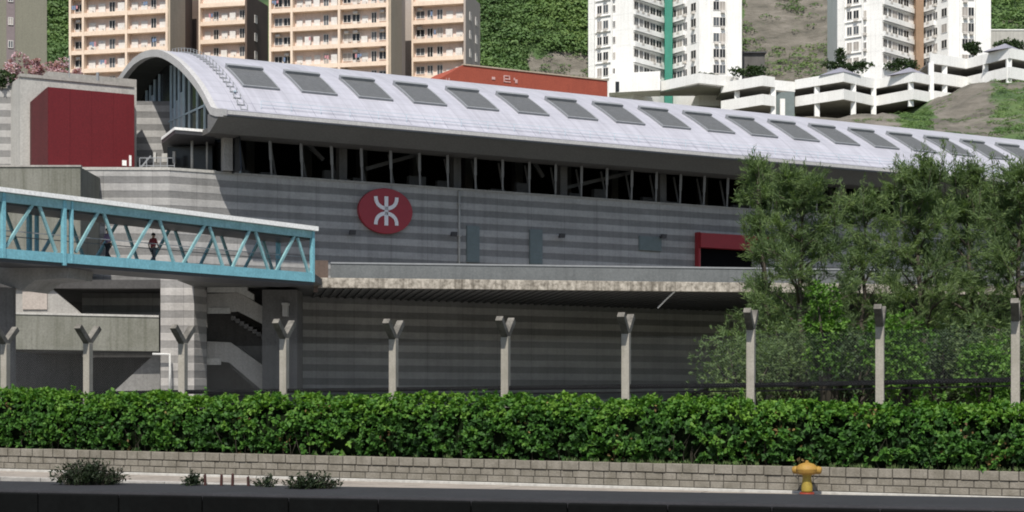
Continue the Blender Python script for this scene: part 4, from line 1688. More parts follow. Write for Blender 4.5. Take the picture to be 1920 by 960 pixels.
mb.fbox(RP, RP.a(38, -.8) - .05, RP.a(250, -.8), -1.1, -.72, 22.75, 22.95)
mb.fbox(RP, RP.a(90, -2), RP.a(256, -2), -3.2, -2.0, 22.75, 23.5)
split_obj('roof_kerb', mb, M['conc'], ax)
BW2 = Frame((P(37, 0, 109.5).x, 109.5), (1, 0.0), (0, -1))
mb = MB()
mb.fbox(BW2, -9, -.28, -6, 0, 10, 22.45)
obj('side_block', mb, M['band'], ax)
mb = MB()
mb.fbox(BW2, -.27, .3, -3, -.5, 12, 22.3)
obj('recess', mb, M['conc_dark'], ax)
BW3 = Frame((P(255, 0, 115.0).x, 115.0), (1, 0.0), (0, -1))
mb = MB()
mb.fbox(BW3, -.2, BW3.a(322), -.4, 0, 16.3, 22.6)
obj('back_wall', mb, M['band'], ax)
mb = MB()
p = P(130, 166, 109)
mb.tube([p, p + Vector((0, 0, 2.1))], .035, seg=6)
p2 = P(183, 168, 110.2)
mb.tube([p2, p2 + Vector((0, 0, 1.1))], .10, seg=8)
split_obj('roof_pole', mb, M['steel_mid'], ax)

cp = thing('terrace_lobby', 'dark lobby under a flat white edged canopy at the foot of the glazed gable', 'canopy', P(360, 318, 103.5))
zc0, zc1 = 18.48, 18.80
plan = [P(302, 0, 106.4), P(327, 0, 102.4), P(402, 0, 103.6), P(402, 0, 108.5), P(306, 0, 110.5)]
mb = MB()
mb.prism([Vector((p.x, p.y, zc1)) for p in plan], Vector((0, 0, -.16)))
obj('canopy', mb, M['white_metal'], cp)
mb = MB()
mb.prism([Vector((p.x * .999, p.y + .05, zc1 - .162)) for p in plan], Vector((0, 0, -.22)))
obj('canopy_underside', mb, M['steel_dark'], cp)
mb = MB()
pa, pb = P(314, 0, 107.0), P(398, 0, 106.4)
for q0, q1 in ((pa, pb),):
    mb.prism([Vector((q0.x, q0.y, 16.32)), Vector((q1.x, q1.y, 16.32)), Vector((q1.x, q1.y, 18.3)), Vector((q0.x, q0.y, 18.3))], Vector((.3, 2.5, 0)))
obj('lobby_wall', mb, M['glass_dark'], cp)
for x, Yc, r in ((360, 104.5, .085), (388, 104.9, .06)):
    mb = MB()
    p = P(x, 0, Yc)
    mb.tube([(p.x, p.y, 16.32), (p.x, p.y, 18.3)], r, seg=10)
    obj('canopy_post', mb, M['conc_light'], cp, smooth=True)
mb = MB()
for i in range(6):
    p = P(262 + i * 13, 0, 105.2)
    mb.bar((p.x, p.y, 16.32), (p.x, p.y, 17.35), .05)
pa, pb = P(262, 0, 105.2), P(327, 0, 105.2)
for h in (.55, 1.03):
    mb.bar((pa.x, pa.y, 16.32 + h), (pb.x, pb.y, 16.32 + h), .045)
mb.bar((P(255, 0, 106).x, 106, 16.5), (P(283, 0, 106).x, 106, 17.6), .09)
obj('handrail', mb, M['steel_mid'], cp)
mb = MB()
for x0, x1, y0, y1 in ((288, 293, 286, 304), (304, 314, 288, 304), (324, 329, 284, 306)):
    p, q = P(x0, y1, 105.9), P(x1, y0, 105.9)
    mb.box(p.x, q.x, 105.8, 106.1, max(16.32, p.z), q.z)
split_obj('ticket_box', mb, M['conc_light'], cp)

# blossoming shrubs on the annex roof
for i, (x0, x1, yt, leaf, lb) in enumerate(((6, 46, 96, 'flower', 'pink blossoming shrub on the annex roof, farthest left and largest'), (52, 78, 108, 'flower', 'narrow pink blossoming shrub on the annex roof, second one along'),
                                            (86, 122, 114, 'flower', 'low pink blossoming shrub on the annex roof above the red panel corner'), (130, 152, 121, 'flower', 'smallest pink blossoming shrub on the annex roof beside the thin pole'))):
    Yb = 111.5
    p = P((x0 + x1) / 2, 150, Yb)
    p.z = 22.7
    make_bush('flowering_shrub', lb, 'shrub', p, (x1 - x0) * Yb / F_PX * 1.15, Z(yt, Yb) - 22.7 + .25, 1.0, 'flower', seed=40 + i, n=900, ll=.20, lw=.13, group='blossoming shrubs on the annex roof')
p = P(8, 150, 110.5)
make_bush('roof_shrub', 'dark green shrub in front of the left blossoming shrub on the annex roof', 'shrub', Vector((p.x, p.y - 1, 22.3)), 1.6, 1.2, .8, 'l_dark', seed=52, n=700, ll=.2, lw=.11)

# ================================================================== concrete landing block and lower podium
lb_ = thing('landing_block', 'plain stained concrete box beside the striped side wall above the bridge roof', 'building', P(75, 480, 98))
p, q = P(-60, 365, 98), P(151, 313, 98)
mb = MB()
mb.box(p.x, q.x, 98, 103.2, 10.3, q.z)
obj('wall', mb, M['conc_green'], lb_, bevel=.03)
mb = MB()
mb.box(p.x, q.x + .04, 97.94, 98.3, q.z, q.z + .10)
obj('coping', mb, M['conc'], lb_)

pd = thing('podium', 'low concrete podium with a dark opening over an algae stained parapet', 'building', P(160, 730, 98.5))
Yp = 98.5
mb = MB()
p, q = P(20, 655, Yp), P(297, 589, Yp)
mb.prism([(p.x, Yp, p.z), (q.x, Yp + .15, p.z - .12), (q.x, Yp + .15, q.z - .18), (p.x, Yp, q.z)], (0, .35, 0))
obj('parapet', mb, M['conc_green'], pd, bevel=.02)
mb = MB()
mb.prism([(p.x, Yp - .05, q.z + .12), (q.x, Yp + .1, q.z - .06), (q.x, Yp + .1, q.z - .179), (p.x, Yp - .05, q.z + .001)], (0, .48, 0))
obj('parapet_coping', mb, M['conc_light'], pd)
mb = MB()
mb.box(p.x, q.x, Yp + .36, 111.4, p.z - .1, p.z + .2)                  # floor behind the parapet
mb.box(P(112, 0, 105).x - 6, q.x + .6, 111.5, 112, p.z + .2, 10.2)        # back wall
mb.box(p.x - 1, q.x + .6, Yp - .1, 112, Z(541, Yp), Z(541, Yp) + .5)  # ceiling
mb.box(P(20, 0, 104).x - .5, q.x + .3, 104, 104.4, .6, p.z - .1)      # recess wall under the floor
split_obj('inner_wall', mb, M['shade_conc'], pd)
mb = MB()
mb.prism([P(20, 540, Yp + .1), P(96, 540, Yp + .1), P(150, 588, Yp + .1), P(20, 588, Yp + .1)], (0, .5, 0))  # slanted edge is the sunlight's boundary, built into the screen's shape
mb.prism([P(24, 541, Yp), P(40, 533, Yp), P(128, 522, Yp), P(160, 541, Yp)], (0, 2.2, 0))
split_obj('side_screen', mb, M['conc'], pd)
mb = MB()
u0, u1 = P(42, 545, Yp), P(88, 580, Yp)
mb.box(u0.x, u1.x, Yp + .02, Yp + .098, u1.z, u0.z)
obj('screen_recess', mb, M['taupe'], pd)
mb = MB()
Yq = 97.6
e0, e1, e2 = P(301, 0, Yq), P(364, 0, Yq), P(387, 0, Yq + 1.2)
mb.prism([(e0.x, Yq, .6), (e1.x, Yq, .6), (e2.x, Yq + 1.3, .6), (e0.x + .5, Yq + 2.6, .6)], (0, 0, 8.9))
obj('pier', mb, M['band_pier'], pd)
mb = MB()
mb.prism([P(212, 735, 99.5), P(300, 735, 99.5), P(300, 664, 99.5), P(290, 664, 99.5)], (0, 1.2, 0))
obj('ramp_wall', mb, M['conc_ramp'], pd)
mb = MB()
mb.tube([P(286, 664, 97.2), P(318, 664, 97.2), P(319, 700, 97.2), P(318, 742, 97.2)], .07, seg=8)
obj('waste_pipe', mb, M['pipe'], pd, smooth=True)

sr = thing('stairway', 'shaded concrete stairs descending right between the striped pier and the long wall', 'stairs', P(450, 730, 99))
Ys = 99.0
mb = MB()
mb.prism([P(388, 551, Ys), P(448, 549, Ys), P(520, 590, Ys), P(520, 622, Ys), P(446, 584, Ys), P(388, 588, Ys)], (0, .2, 0))
mb.prism([P(388, 640, Ys), P(432, 642, Ys), P(500, 690, Ys), P(520, 735, Ys), P(495, 735, Ys), P(430, 680, Ys), P(388, 674, Ys)], (0, .2, 0))
split_obj('stair_parapet', mb, M['conc'], sr)
mb = MB()
mb.prism([P(388, 530, Ys - .3), P(464, 533, Ys - .3), P(464, 545, Ys - .3), P(476, 552, Ys - .3), P(476, 563, Ys - .3), P(446, 548, Ys - .3), P(388, 548, Ys - .3)], (0, .4, 0))
mb.prism([P(390, 577, Ys - .06), P(432, 577, Ys - .06), P(432, 588, Ys - .06), P(390, 588, Ys - .06)], (0, .1, 0))
mb.prism([P(386, 672, Ys - .06), P(414, 672, Ys - .06), P(414, 684, Ys - .06), P(386, 684, Ys - .06)], (0, .1, 0))
split_obj('landing_edge', mb, M['conc_light'], sr)
mb = MB()
for k in range(12):
    p = P(432 + k * 8, 592 + k * 5, Ys)
    mb.box(p.x, p.x + .26, Ys + .25, Ys + 1.9, p.z - .25, p.z)
    p = P(432 + k * 6, 684 + k * 5, Ys)
    mb.box(p.x, p.x + .22, Ys + .25, Ys + 1.9, p.z - .25, p.z)
split_obj('step', mb, M['conc_dark'], sr)
mb = MB()
p, q = P(386, 650, Ys + 2.2), P(560, 530, Ys + 2.2)
mb.box(p.x - .2, q.x, Ys + 2.2, Ys + 2.5, .6, 9.0)
mb.box(P(556, 0, 98).x - 2.0, P(556, 0, 98).x, 98.2, 100.9, .6, 8.75)
obj('back_wall', mb, M['conc_dark'], sr)
mb = MB()
pa = P(535, 0, 97.5)
mb.box(pa.x - .16, pa.x + .12, 97.4, 98.1, Z(593, 97.5), Z(572, 97.5))
mb.box(pa.x - .2, pa.x + .16, 97.35, 98.15, Z(572, 97.5), Z(568, 97.5))
obj('lamp_box', mb, M['conc'], sr)

# ================================================================== trees behind the fence
def ground_at(X, Y):
    return ground_z(X, Y)


def put_tree(x, y_top, Y, rad_px, label, seed, **k):
    X = (x - CX) * Y / F_PX
    gz = ground_at(X, Y)
    return make_tree('feathery_tree', label, 'tree', Vector((X, Y, gz)), Z(y_top, Y) - gz, rad_px * Y / F_PX, 'feathery trees behind the fence', seed=seed, **k)


put_tree(1438, 292, 66, 62, 'slender feathery tree nearest the red doorway', 101, n_br=22, leaders=4)
put_tree(1512, 318, 62, 118, 'broad feathery tree between the red doorway and the bright creeper', 102, n_br=36)
put_tree(1610, 366, 70, 100, 'shorter feathery tree with a gap above it showing the dark eave', 103, n_br=28)
put_tree(1722, 296, 64, 118, 'tall feathery tree behind the bright creeper, its shoots over the roof', 104, n_br=38, leaders=10)
put_tree(1822, 304, 68, 112, 'tall feathery tree nearest the tallest fence post', 105, n_br=38, leaders=10)
put_tree(1915, 300, 60, 112, 'feathery tree behind the tallest fence post at the edge of the view', 106, n_br=36, leaders=9)
put_tree(2040, 320, 66, 100, 'feathery tree mostly past the edge of the view', 107, n_br=30)
# understorey
for i, (x, yt, Y, w, lf, lb) in enumerate((
        (1395, 600, 58, 150, 'l_tree', 'loose grey-green shrub behind the post below the red doorway'),
        (1480, 560, 60, 150, 'l_tree', 'rounded grey-green shrub under the broad feathery tree'),
        (1590, 590, 57, 150, 'l_dark', 'dark shrub left of the bright creeper'),
        (1770, 600, 58, 150, 'l_dark', 'dark shrub right of the bright creeper'),
        (1870, 590, 57, 140, 'l_tree', 'grey-green shrub beside the tallest fence post'),
        (1960, 590, 57, 130, 'l_tree', 'grey-green shrub past the tallest fence post'))):
    X = (x - CX) * Y / F_PX
    gz = ground_at(X, Y)
    make_bush('shrub', lb, 'shrub', Vector((X, Y, gz)), w * Y / F_PX * 1.2, Z(yt, Y) - gz, 2.4, lf, seed=60 + i, n=5200, ll=.17, lw=.055, lobes=16, group='shrubs under the trees')
for i, (x, yt, Y, w, lb) in enumerate(((1705, 562, 54.5, 150, 'wide bright green creeper mound beside a fence post'), (1556, 470, 56.5, 92, 'tall bright green creeper climbing through the broad feathery tree'),
                                       (1850, 610, 55, 110, 'low bright green creeper mound nearest the tallest fence post'))):
    X = (x - CX) * Y / F_PX
    gz = ground_at(X, Y)
    make_bush('creeper', lb, 'creeper', Vector((X, Y, gz)), w * Y / F_PX, Z(yt, Y) - gz, 1.5, 'l_bright', seed=80 + i, n=4600, ll=.15, lw=.085, lobes=20, group='bright creepers in the trees')

# ================================================================== blocks of flats behind: cream slab blocks
FL = 2.70
th = R(13.3)
bdv = (math.cos(th), -math.sin(th))
bov = (-math.sin(th), -math.cos(th))
p318 = P(318, 0, 245)
win_cache = {}
rg_win = random.Random(77)
M['glass_grey'] = plain('grey_glass', (0.09, 0.10, 0.11, 1), 0.2, var=0.3, spec=0.35)
M['curtain'] = plain('curtained_glass', (0.36, 0.33, 0.30, 1), 0.5, var=0.3, scale=0.5)
M['cloth_blue'] = plain('blue_washing', (0.16, 0.22, 0.33, 1), 0.9)
M['cloth_pink'] = plain('pink_washing', (0.50, 0.24, 0.26, 1), 0.9)


def window_meshes(w, h):
    key = (round(w, 2), round(h, 2))
    if key not in win_cache:
        fr, pn = MB(), MB()
        t = .07
        for x0, x1, z0, z1 in ((-w / 2, w / 2, 0, t), (-w / 2, w / 2, h - t, h), (-w / 2, -w / 2 + t, t, h - t), (w / 2 - t, w / 2, t, h - t), (-t / 2, t / 2, t, h - t)):
            fr.box(x0, x1, -.06, .05, z0, z1)
        pn.box(-w / 2 + .02, w / 2 - .02, -.02, .03, .02, h - .02)
        out = []
        for nm, b, mt in (('window', fr, M['win_frame']), ('pane', pn, M['glass_dark']), ('pane', pn, M['glass_grey']), ('pane', pn, M['curtain'])):
            me = bpy.data.meshes.new(nm)
            me.from_pydata(b.v, [], b.f)
            me.materials.append(mt)
            me.update()
            out.append(me)
        win_cache[key] = out
    return win_cache[key]


def put_window(root, F, a, o, z, w, h):
    ms = window_meshes(w, h)
    f, p = ms[0], ms[rg_win.choice((1, 1, 1, 2, 2, 3))]
    ob = bpy.data.objects.new('window', f)
    COL.objects.link(ob)
    ob.parent = root
    ob.location = F.pt(a, o, z) - root.location
    ob.rotation_euler = (0, 0, F.rot())
    pn = bpy.data.objects.new('pane', p)
    COL.objects.link(pn)
    pn.parent = ob


def slab_block(label, x0, x1, xs1, x2, x3, xs3, ztop_band, pil, seed, wing_back, wing_windows=True, side_mat='brown', wing_side='brown_dark'):
    """front block x0..x1 (its side to xs1), set-back wing x2..x3 (its side to xs3), in photo columns"""
    rg = random.Random(seed)
    F = Frame((p318.x, p318.y), bdv, bov)
    a0, a1 = F.a(x0), F.a(x1)
    FW = Frame(F.pt(0, -wing_back, 0)[:2], bdv, bov)
    w0, w1 = FW.a(x2), FW.a(x3)
    root = thing('apartment_block', label, 'apartment block', F.pt(a0, 0, 40))
    zt, zb = ztop_band + 4.2, 40.0
    rec = 0.9
    wall, side, wside, bandm, pilm, acm = MB(), MB(), MB(), MB(), MB(), MB()
    wall.fbox(F, a0, a1 - .3, -5.2, -rec, zb, zt)
    wall.fbox(FW, w0, w1 - .3, -7, -rec, zb, zt)
    side.fbox(F, a1 - .3, a1, -5.2, 0.0, zb, zt)
    wside.fbox(FW, w1 - .3, w1 + .0, -8.5, 0.0, zb, zt)
    wside.fbox(F, a0, a1 - .8, -9.5, -5.2, zb, zt)
    wside.fbox(F, a1 - 6, a1 + 7, -19, -wing_back - 2.2, zb, zt)
    zs = [ztop_band - FL * k for k in range(-1, 5)]
    for z in zs:
        bandm.fbox(F, a0, a1 - .302, -rec + .002, 0.05, z - .30, z + .30)
        bandm.fbox(FW, w0, w1 - .302, -rec + .002, 0.05, z - .30, z + .30)
    for x in pil:
        a = F.a(x)
        a = min(max(a, a0 + .15), a1 - .5)
        pilm.fbox(F, a - .17, a + .17, -rec + .004, .12, zb, zt)
    pilm.fbox(FW, w0, w0 + .25, -rec + .004, .12, zb, zt)
    obj('wall', wall, M['pink'], root)
    obj('side_wall', side, M[side_mat], root)
    obj('wing_side_wall', wside, M[wing_side], root)
    split_obj('balcony_band', bandm, M['cream'], root)
    split_obj('pilaster', pilm, M['cream'], root)
    edges = sorted(min(max(F.a(x), a0 + .15), a1 - .5) for x in pil)
    cells = []
    for e0, e1 in zip(edges, edges[1:]):
        cells.append((F, e0 + .25, e1 - .25))
    cells.append((FW, w0 + .35, w1 - .4))
    pan = MB()
    for Fx, e0, e1 in cells:
        n = max(1, int((e1 - e0) / 1.3))
        pat = [rg.choice('wwppd') for _ in range(n)]
        if n > 2:
            pat[rg.randrange(n)] = 'p'
        cw = (e1 - e0) / n
        for k in range(n):
            a = e0 + (k + .5) * cw
            for z in zs[1:]:
                f0 = z + .30
                if pat[k] == 'w':
                    put_window(root, Fx, a, -rec + .06, f0 + .38, cw * .9, 1.15)
                    if rg.random() < .45:
                        acm.fbox(Fx, a - .32, a + .32, -rec + .1, -rec + .55, f0 + 1.50, f0 + 1.84)
                elif pat[k] == 'd':
                    put_window(root, Fx, a, -rec + .06, f0 + .05, cw * .6, 1.6)
                else:
                    pan.fbox(Fx, a - cw * .34, a + cw * .34, -rec + .02, -rec + rg.choice((.1, .2, .45)), f0 + .0, f0 + rg.uniform(1.0, 1.45))
                if rg.random() < .45:
                    acm.fbox(Fx, a - .3, a + .3, -rec + .1, -rec + .6, f0 + .0, f0 + .42)
    split_obj('balcony_panel', pan, M['win_frame'], root)
    wa, wb = MB(), MB()
    for Fx, e0, e1 in cells:
        for z in zs[1:]:
            for k in range(rg.choice((0, 0, 1))):
                a = rg.uniform(e0, e1 - .9)
                for q in range(rg.randrange(1, 4)):
                    hgt = rg.uniform(.35, .75)
                    (wa if rg.random() < .5 else wb).fbox(Fx, a + q * .34, a + q * .34 + .27, .06, .09, z + .95 - hgt + .5, z + 1.45)
    split_obj('washing', wa, M['cloth_blue'], root, limit=45)
    split_obj('washing', wb, M['cloth_pink'], root, limit=45)
    split_obj('air_conditioner', acm, M['ac'], root)
    # windows on the wing's side wall
    FS = Frame(FW.pt(w1, 0, 0)[:2], (-bov[0], -bov[1]), bdv)
    for z in zs[1:]:
        for a in ((3.4,) if wing_side == 'brown_dark' else (2.6, 6.0)):
            put_window(root, FS, a, .04, z + .45, .9, 1.2)
    return root


slab_block('cream apartment block with balcony bands behind the left end of the vaulted roof', 130, 319, 347, 373, 463, 505, 58.8, (131, 156, 237, 317), 1, 9.2)
slab_block('cream apartment block with balcony bands and a taupe end wall, beside the terracotta wall', 505, 733, 755, 772, 873, 918, 57.85, (506, 547, 636, 731), 2, 11.5, side_mat='brown', wing_side='taupe')
# olive block at the far left
F = Frame((P(88, 0, 205).x, 205), (1, .3), (.3, -1))
ob_ = thing('apartment_block', 'plain olive grey block at the left edge behind the blossoming shrubs', 'apartment block', F.pt(-6, 0, 30))
mb = MB()
mb.fbox(F, -16, 0, -14, 0, 30, 62)
obj('wall', mb, M['olive'], ob_)
mb = MB()
s0, s1 = F.a(12), F.a(28)
mb.fbox(F, s0, s1, 0, .05, 30, 62)
obj('painted_stripe', mb, M['lilac'], ob_)
for k in range(8):
    put_window(ob_, F, (s0 + s1) / 2, .08, 42 + k * 2.75, .6, .9)

# ================================================================== white cruciform towers
def white_tower(label, dx, zbase, strip, zrow, seed):
    rg = random.Random(seed)
    Yo = 300.0
    pts = {'A': (1103, 303), 'B': (1187, 297.6), 'C': (1252, 306), 'D': (1311, 298.2), 'E': (1391, 299.4)}
    W = {k: P(x + dx, 0, Y) for k, (x, Y) in pts.items()}
    root = thing('white_tower', label, 'apartment tower', Vector((W['C'].x, W['C'].y, zbase)))
    zt = 84.0
    wall = MB()
    plan = [W['A'], W['B'], W['C'], W['D'], W['E'], W['E'] + Vector((1.2, 14, 0)), W['A'] + Vector((.8, 14, 0))]
    wall.prism([Vector((p.x, p.y, zbase)) for p in plan], (0, 0, zt - zbase))
    obj('wall', wall, M['white_wall'], root)
    fl = 2.77
    band, fin = MB(), MB()
    def frame(k0, k1):
        a, b = W[k0], W[k1]
        d = (b - a).normalized()
        return Frame((a.x, a.y), (d.x, d.y), (d.y, -d.x)), (b - a).length
    FAB, LAB = frame('A', 'B')
    FBC, LBC = frame('B', 'C')
    FCD, LCD = frame('C', 'D')
    FDE, LDE = frame('D', 'E')
    sills = MB()
    drk = MB()
    z = zrow
    while z < 77:
        for F_, L_, wins in ((FAB, LAB, ((2.4, 1.0, 1.5), (3.7, 1.1, 1.5), (5.4, .6, 1.2))), (FBC, LBC, ((.85, 1.3, 1.45), (2.45, 1.0, 1.45), (4.1, 1.7, 1.4), (6.0, 1.7, 1.35), (7.9, 1.7, 1.3))),
                             (FCD, LCD, ((1.9, 1.5, 1.3), (3.6, 1.5, 1.3), (5.2, 1.2, 1.3), (7.6, 1.5, 1.5))), (FDE, LDE, ((3.05, 1.1, 1.6), (4.2, 1.1, 1.6)))):
            for a, w, h in wins:
                if a < L_ - .3:
                    put_window(root, F_, a, .03, z, w, h)
                    if rg.random() < .5:
                        fin.fbox(F_, a - .35, a + .35, .02, .5, z - .48, z - .06)
        for F_, L_, c0, c1 in ((FBC, LBC, .1, LBC - .5), (FCD, LCD, .6, 5.2)):
            band.fbox(F_, c0, c1, .0, .45, z - .95, z - .12)
            band.fbox(F_, c0, c1, .0, .28, z + 1.55, z + 1.62)
        band.fbox(FAB, 1.6, 4.9, 0, .22, z - .5, z - .36)
        band.fbox(FAB, 0.0, LAB, 0, .02, z - .62, z - .58)
        z += fl
    split_obj('spandrel', band, M['white_wall'], root)
    split_obj('air_conditioner', fin, M['ac'], root)
    mb = MB()
    c = W['C']
    mb.box(c.x - .75, c.x + .62, c.y - 2.6, c.y + 1.2, zbase + 1.0, zt)
    obj('corner_shaft', mb, M[strip], root)
    mb = MB()
    for a in (1.4, 5.1):
        mb.fbox(FAB, a - .12, a + .12, 0, .5, zbase + 1, zt)
    mb.fbox(FDE, 2.0, 2.2, 0, .35, zbase + 2, zt)
    mb.fbox(FDE, 4.9, 5.1, 0, .35, zbase + 2, zt)
    split_obj('fin', mb, M['white_wall'], root)
    return root


white_tower('white cross shaped tower with a green shaft in its inner corner', 0, 54.5, 'green_strip', 60.15, 11)
white_tower('white cross shaped tower with a tan shaft in its inner corner', 467, 55.5, 'tan_strip', 61.9, 12)
pb_ = thing('tower_podium', 'white podium wall under the tower with the green shaft', 'podium', P(1290, 180, 296))
mb = MB()
mb.prism([Vector((p.x, p.y, 56.4)) for p in (P(1142, 0, 296.5), P(1238, 0, 294), P(1238, 0, 300), P(1142, 0, 300))], (0, 0, 3.3))
mb.prism([Vector((p.x, p.y, 56.6)) for p in (P(1238, 0, 296), P(1310, 0, 288.5), P(1385, 0, 292.5), P(1385, 0, 293.2), P(1310, 0, 289.2), P(1238, 0, 296.7))], (0, 0, 1.7))
obj('wall', mb, M['white_wall'], pb_)
mb = MB()
mb.prism([Vector((p.x, p.y, 56.3)) for p in (P(1238, 0, 296.8), P(1310, 0, 289.3), P(1385, 0, 293.3), P(1385, 0, 299), P(1238, 0, 299))], (0, 0, .28))
obj('floor', mb, M['conc'], pb_)
mb = MB()
a_ = P(1154, 163, 296.4)
mb.box(P(1154, 0, 296).x, P(1166, 0, 296).x, 296.0, 296.6, Z(172, 296), Z(153, 296))
obj('window', mb, M['glass_dark'], pb_)

# ================================================================== terraced car park
ck = thing('car_park', 'white terraced car park with zigzag parapets stepping up the slope', 'car park', P(1640, 200, 288))


def zz(mb, pts, z0, z1, t=.45):
    for (x0, Y0), (x1, Y1) in zip(pts, pts[1:]):
        p, q = P(x0, 0, Y0), P(x1, 0, Y1)
        mb.hexa([(p.x, p.y, z0), (q.x, q.y, z0), (q.x, q.y + t, z0), (p.x, p.y + t, z0), (p.x, p.y, z1), (q.x, q.y, z1), (q.x, q.y + t, z1), (p.x, p.y + t, z1)])


def slabs(mb, pts, z0, z1, back):
    for (x0, Y0), (x1, Y1) in zip(pts, pts[1:]):
        p, q = P(x0, 0, Y0), P(x1, 0, Y1)
        mb.hexa([(p.x, p.y + .46, z0), (q.x, q.y + .46, z0), (q.x, back, z0), (p.x, back, z0), (p.x, p.y + .46, z1), (q.x, q.y + .46, z1), (q.x, back, z1), (p.x, back, z1)])


left = [(1352, 291.5), (1430, 285), (1453, 286.5)]
mid = [(1491, 291), (1582, 284), (1641, 290.5), (1712, 284), (1744, 286.8)]
right = [(1744, 287.2), (1772, 289), (1812, 292), (1893, 283), (1990, 291)]
par, slb, cols, back = MB(), MB(), MB(), MB()
for pts, lev in ((left, ((57.2, 55.5), (54.1, 52.3))), (mid, ((57.6, 56.0), (54.75, 53.05))), (right, ((61.4, 59.7), (58.3, 56.4), (55.15, 53.2)))):
    for i, (t1, t0) in enumerate(lev):
        zz(par, pts, t0, t1)
        slabs(slb, pts, t0 + .05, t0 + .35, 299)
    xl, xr = P(pts[0][0], 0, 299).x, P(pts[-1][0], 0, 299).x
    back.box(xl, xr, 298.4, 299, 49, lev[0][0] - .9)
zz(par, [(1453, 289.5), (1491, 291.3)], 55.6, 57.3)
for x, Yc, zb_, zt_ in ((1382, 290, 50.5, 55.6), (1450, 286.9, 50, 55.6), (1467, 289, 50, 54), (1532, 288.4, 50, 56.1), (1600, 286.6, 50, 56.1), (1638, 290.4, 50, 56.1), (1708, 284.9, 52, 56.1),
                        (1746, 287.4, 52.5, 59.8), (1771, 289.5, 52.5, 59.8), (1848, 288.5, 53, 59.8), (1892, 283.6, 53, 59.8), (1950, 288.5, 53, 59.8)):
    p = P(x, 0, Yc)
    cols.box(p.x - .42, p.x + .42, p.y - .15, p.y + .5, zb_, zt_)
obj('parapet', par, M['white_wall'], ck)
split_obj('floor_slab', slb, M['conc'], ck)
split_obj('column', cols, M['white_wall'], ck)
obj('back_wall', back, M['conc_dark'], ck)
mb = MB()
for x, Yc, zt_ in ((1582, 284, 57.6), (1712, 284, 57.6), (1893, 283, 61.4)):
    p = P(x, 0, Yc)
    c = [Vector((p.x - 3.6, p.y + 3.3, zt_)), Vector((p.x, p.y - .1, zt_)), Vector((p.x + 3.6, p.y + 3.3, zt_)), Vector((p.x, p.y + 6, zt_))]
    apex = Vector((p.x, p.y + 2.6, zt_ + 1.25))
    for i in range(4):
        mb.poly([c[i], c[(i + 1) % 4], apex])
split_obj('roof_light', mb, M['roof'], ck)
mb = MB()
mb.box(P(1456, 0, 290).x, P(1490, 0, 290).x, 290.2, 293, 51, 55.4)
obj('stair_tower', mb, M['cab'], ck)
for i, (x0, x1, yb, h, Yc, lb) in enumerate(((1540, 1640, 138, 1.4, 290, 'dark hedge on the car park roof before the tower with the tan shaft'),
                                            (1660, 1728, 136, 1.3, 291, 'dark hedge on the car park roof at the foot of the tan shaft'),
                                            (1372, 1436, 146, 1.3, 291, 'dark hedge on the car park roof beside the tower with the green shaft'),
                                            (1808, 1838, 103, 1.4, 293, 'small dark shrub on the upper car park deck'),
                                            (1862, 1925, 97, 1.2, 293, 'dark hedge along the uppermost car park parapet'),
                                            (1300, 1345, 158, 1.2, 294, 'small green planting on the podium of the tower with the green shaft'))):
    p = P((x0 + x1) / 2, yb, Yc)
    make_bush('hedge_planting', lb, 'hedge', p, (x1 - x0) * Yc / F_PX, h * 1.6, 1.6, 'l_dark', seed=200 + i, n=1500, ll=.42, lw=.26, lobes=14)
t = make_tree('conifer', 'small dark conifer on the car park roof before the tower with the tan shaft', 'tree', P(1577, 134, 291), 3.6, .9, None, leaf='l_dark', seed=300, n_br=16, start=.1, ll=.4, lw=.16, top=.2, leaders=1, per=6, sub=4)
# dark shed and pale wall on the slope between the towers
sh = thing('hillside_shed', 'dark shed on the slope right of the tower with the green shaft', 'shed', P(1415, 145, 312))
mb = MB()
p, q = P(1393, 142, 312), P(1434, 100, 312)
mb.box(p.x, q.x, 312, 318, 54, q.z)
obj('wall', mb, M['conc_dark'], sh)
mb = MB()
mb.box(p.x - .3, q.x + .3, 311.6, 318.4, q.z, q.z + .25)
obj('roof', mb, M['steel_dark'], sh)
vl = thing('hillside_house', 'white house high on the brown slope between the white towers', 'house', P(1450, 8, 372))
mb = MB()
p, q = P(1426, 12, 372), P(1484, -60, 372)
mb.prism([Vector((p.x, 372, p.z - .4)), Vector((q.x, 369, p.z + .9)), Vector((q.x, 369, q.z)), Vector((p.x, 372, q.z))], (0, 8, 0))
obj('wall', mb, M['white_wall'], vl)
mb = MB()
mb.box(p.x - .4, q.x + .4, 368.6, 380, q.z, q.z + .4)
obj('roof', mb, M['conc'], vl)
rw_ = thing('retaining_wall', 'pale retaining wall across the slope right of the tower with the tan shaft', 'wall', P(1890, 66, 318))
mb = MB()
p, q = P(1855, 72, 318), P(1990, 56, 318)
mb.box(p.x, q.x, 318, 318.6, 54, Z(57, 318))
obj('wall', mb, M['conc_light'], rw_)
mb = MB()
mb.box(p.x, q.x, 317.9, 318.7, Z(57, 318), Z(57, 318) + .2)
obj('coping', mb, M['white_wall'], rw_)

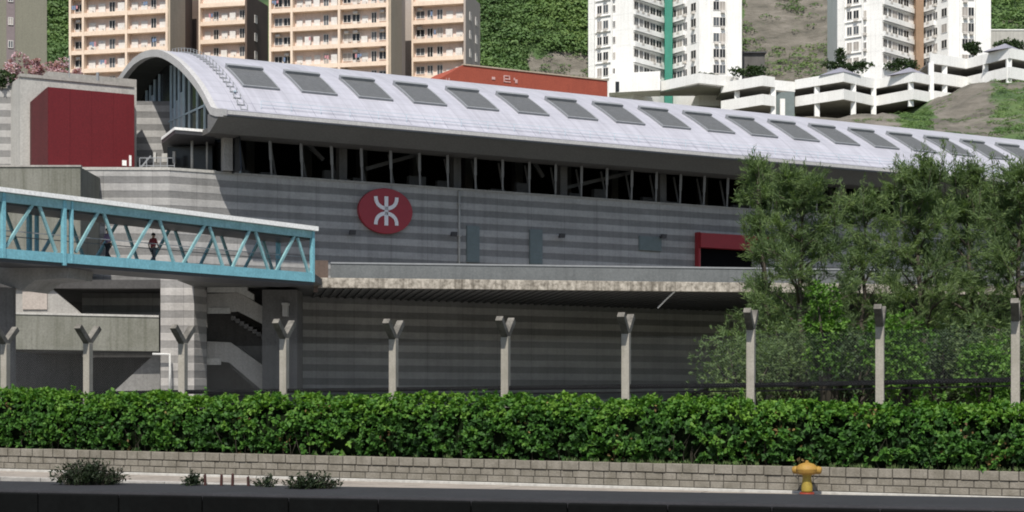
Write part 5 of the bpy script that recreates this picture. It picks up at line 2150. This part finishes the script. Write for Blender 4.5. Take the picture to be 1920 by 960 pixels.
# ================================================================== terracotta walled building behind the ridge
TC = Frame((P(868, 0, 165).x, 165), dS, -nS)
tc = thing('terracotta_building', 'low terracotta walled building with faint white marks behind the vaulted roof', 'building', TC.pt(6, 0, 20))
zt_ = 35.0
a1_ = TC.a(1139)
mb = MB()
al = TC.a(812)
mb.prism([TC.pt(al, 0, 20), TC.pt(a1_, 0, 20), TC.pt(a1_, 0, zt_), TC.pt(0, 0, zt_), TC.pt(al, 0, 33.0)], nS * 6)
obj('wall', mb, M['terracotta'], tc)
mb = MB()
mb.prism([TC.pt(0, .08, zt_), TC.pt(a1_ + .1, .08, zt_), TC.pt(a1_ + .1, .08, zt_ + .12), TC.pt(0, .08, zt_ + .12)], nS * .4)
obj('coping', mb, M['brown'], tc)
mb = MB()


def tq(x0, y0, x1, y1):
    a0, a1 = TC.a(x0), TC.a(x1)
    mb.fbox(TC, a0, a1, .004, .05, Z(y1, TC.Y(a0)), Z(y0, TC.Y(a0)))


for r in ((922, 144, 928, 149), (944, 141, 946, 154), (946, 141, 956, 143.2), (954, 143, 956, 150), (947, 147, 954, 149), (945, 152, 957, 154), (963, 146, 965.5, 151), (965.5, 149, 970, 156), (836, 146, 837.5, 154), (841, 146, 842.5, 154)):
    tq(*r)
split_obj('wall_mark', mb, M['faded_mark'], tc)

# ================================================================== light
w = bpy.data.worlds.new('World')
scene.world = w
w.use_nodes = True
nt = w.node_tree
bg = nt.nodes['Background']
sky = nt.nodes.new('ShaderNodeTexSky')
sky.sky_type = 'NISHITA'
sky.sun_disc = False
Ldir = Vector((0.113, 0.659, -1.0)).normalized()
elev = math.asin(-Ldir.z)
sky.sun_elevation = elev
sky.sun_rotation = math.atan2(-Ldir.x, -Ldir.y)
sky.air_density = 1.0
sky.dust_density = 1.5
nt.links.new(sky.outputs[0], bg.inputs['Color'])
bg.inputs['Strength'].default_value = 0.098
sd = bpy.data.lights.new('sun', 'SUN')
sd.energy = 4.6
sd.angle = R(0.5)
sd.color = (1.0, 0.95, 0.87)
sun = bpy.data.objects.new('sun', sd)
sun.rotation_euler = Ldir.to_track_quat('-Z', 'Y').to_euler()
COL.objects.link(sun)

scene.view_settings.view_transform = 'Standard'
scene.view_settings.look = 'None'
scene.view_settings.exposure = 0.2
scene.view_settings.gamma = 1.0
scene.cycles.max_bounces = 6
scene.cycles.diffuse_bounces = 3
scene.cycles.glossy_bounces = 3
scene.cycles.transmission_bounces = 3
scene.cycles.use_denoising = True
scene.cycles.filter_width = 1.9
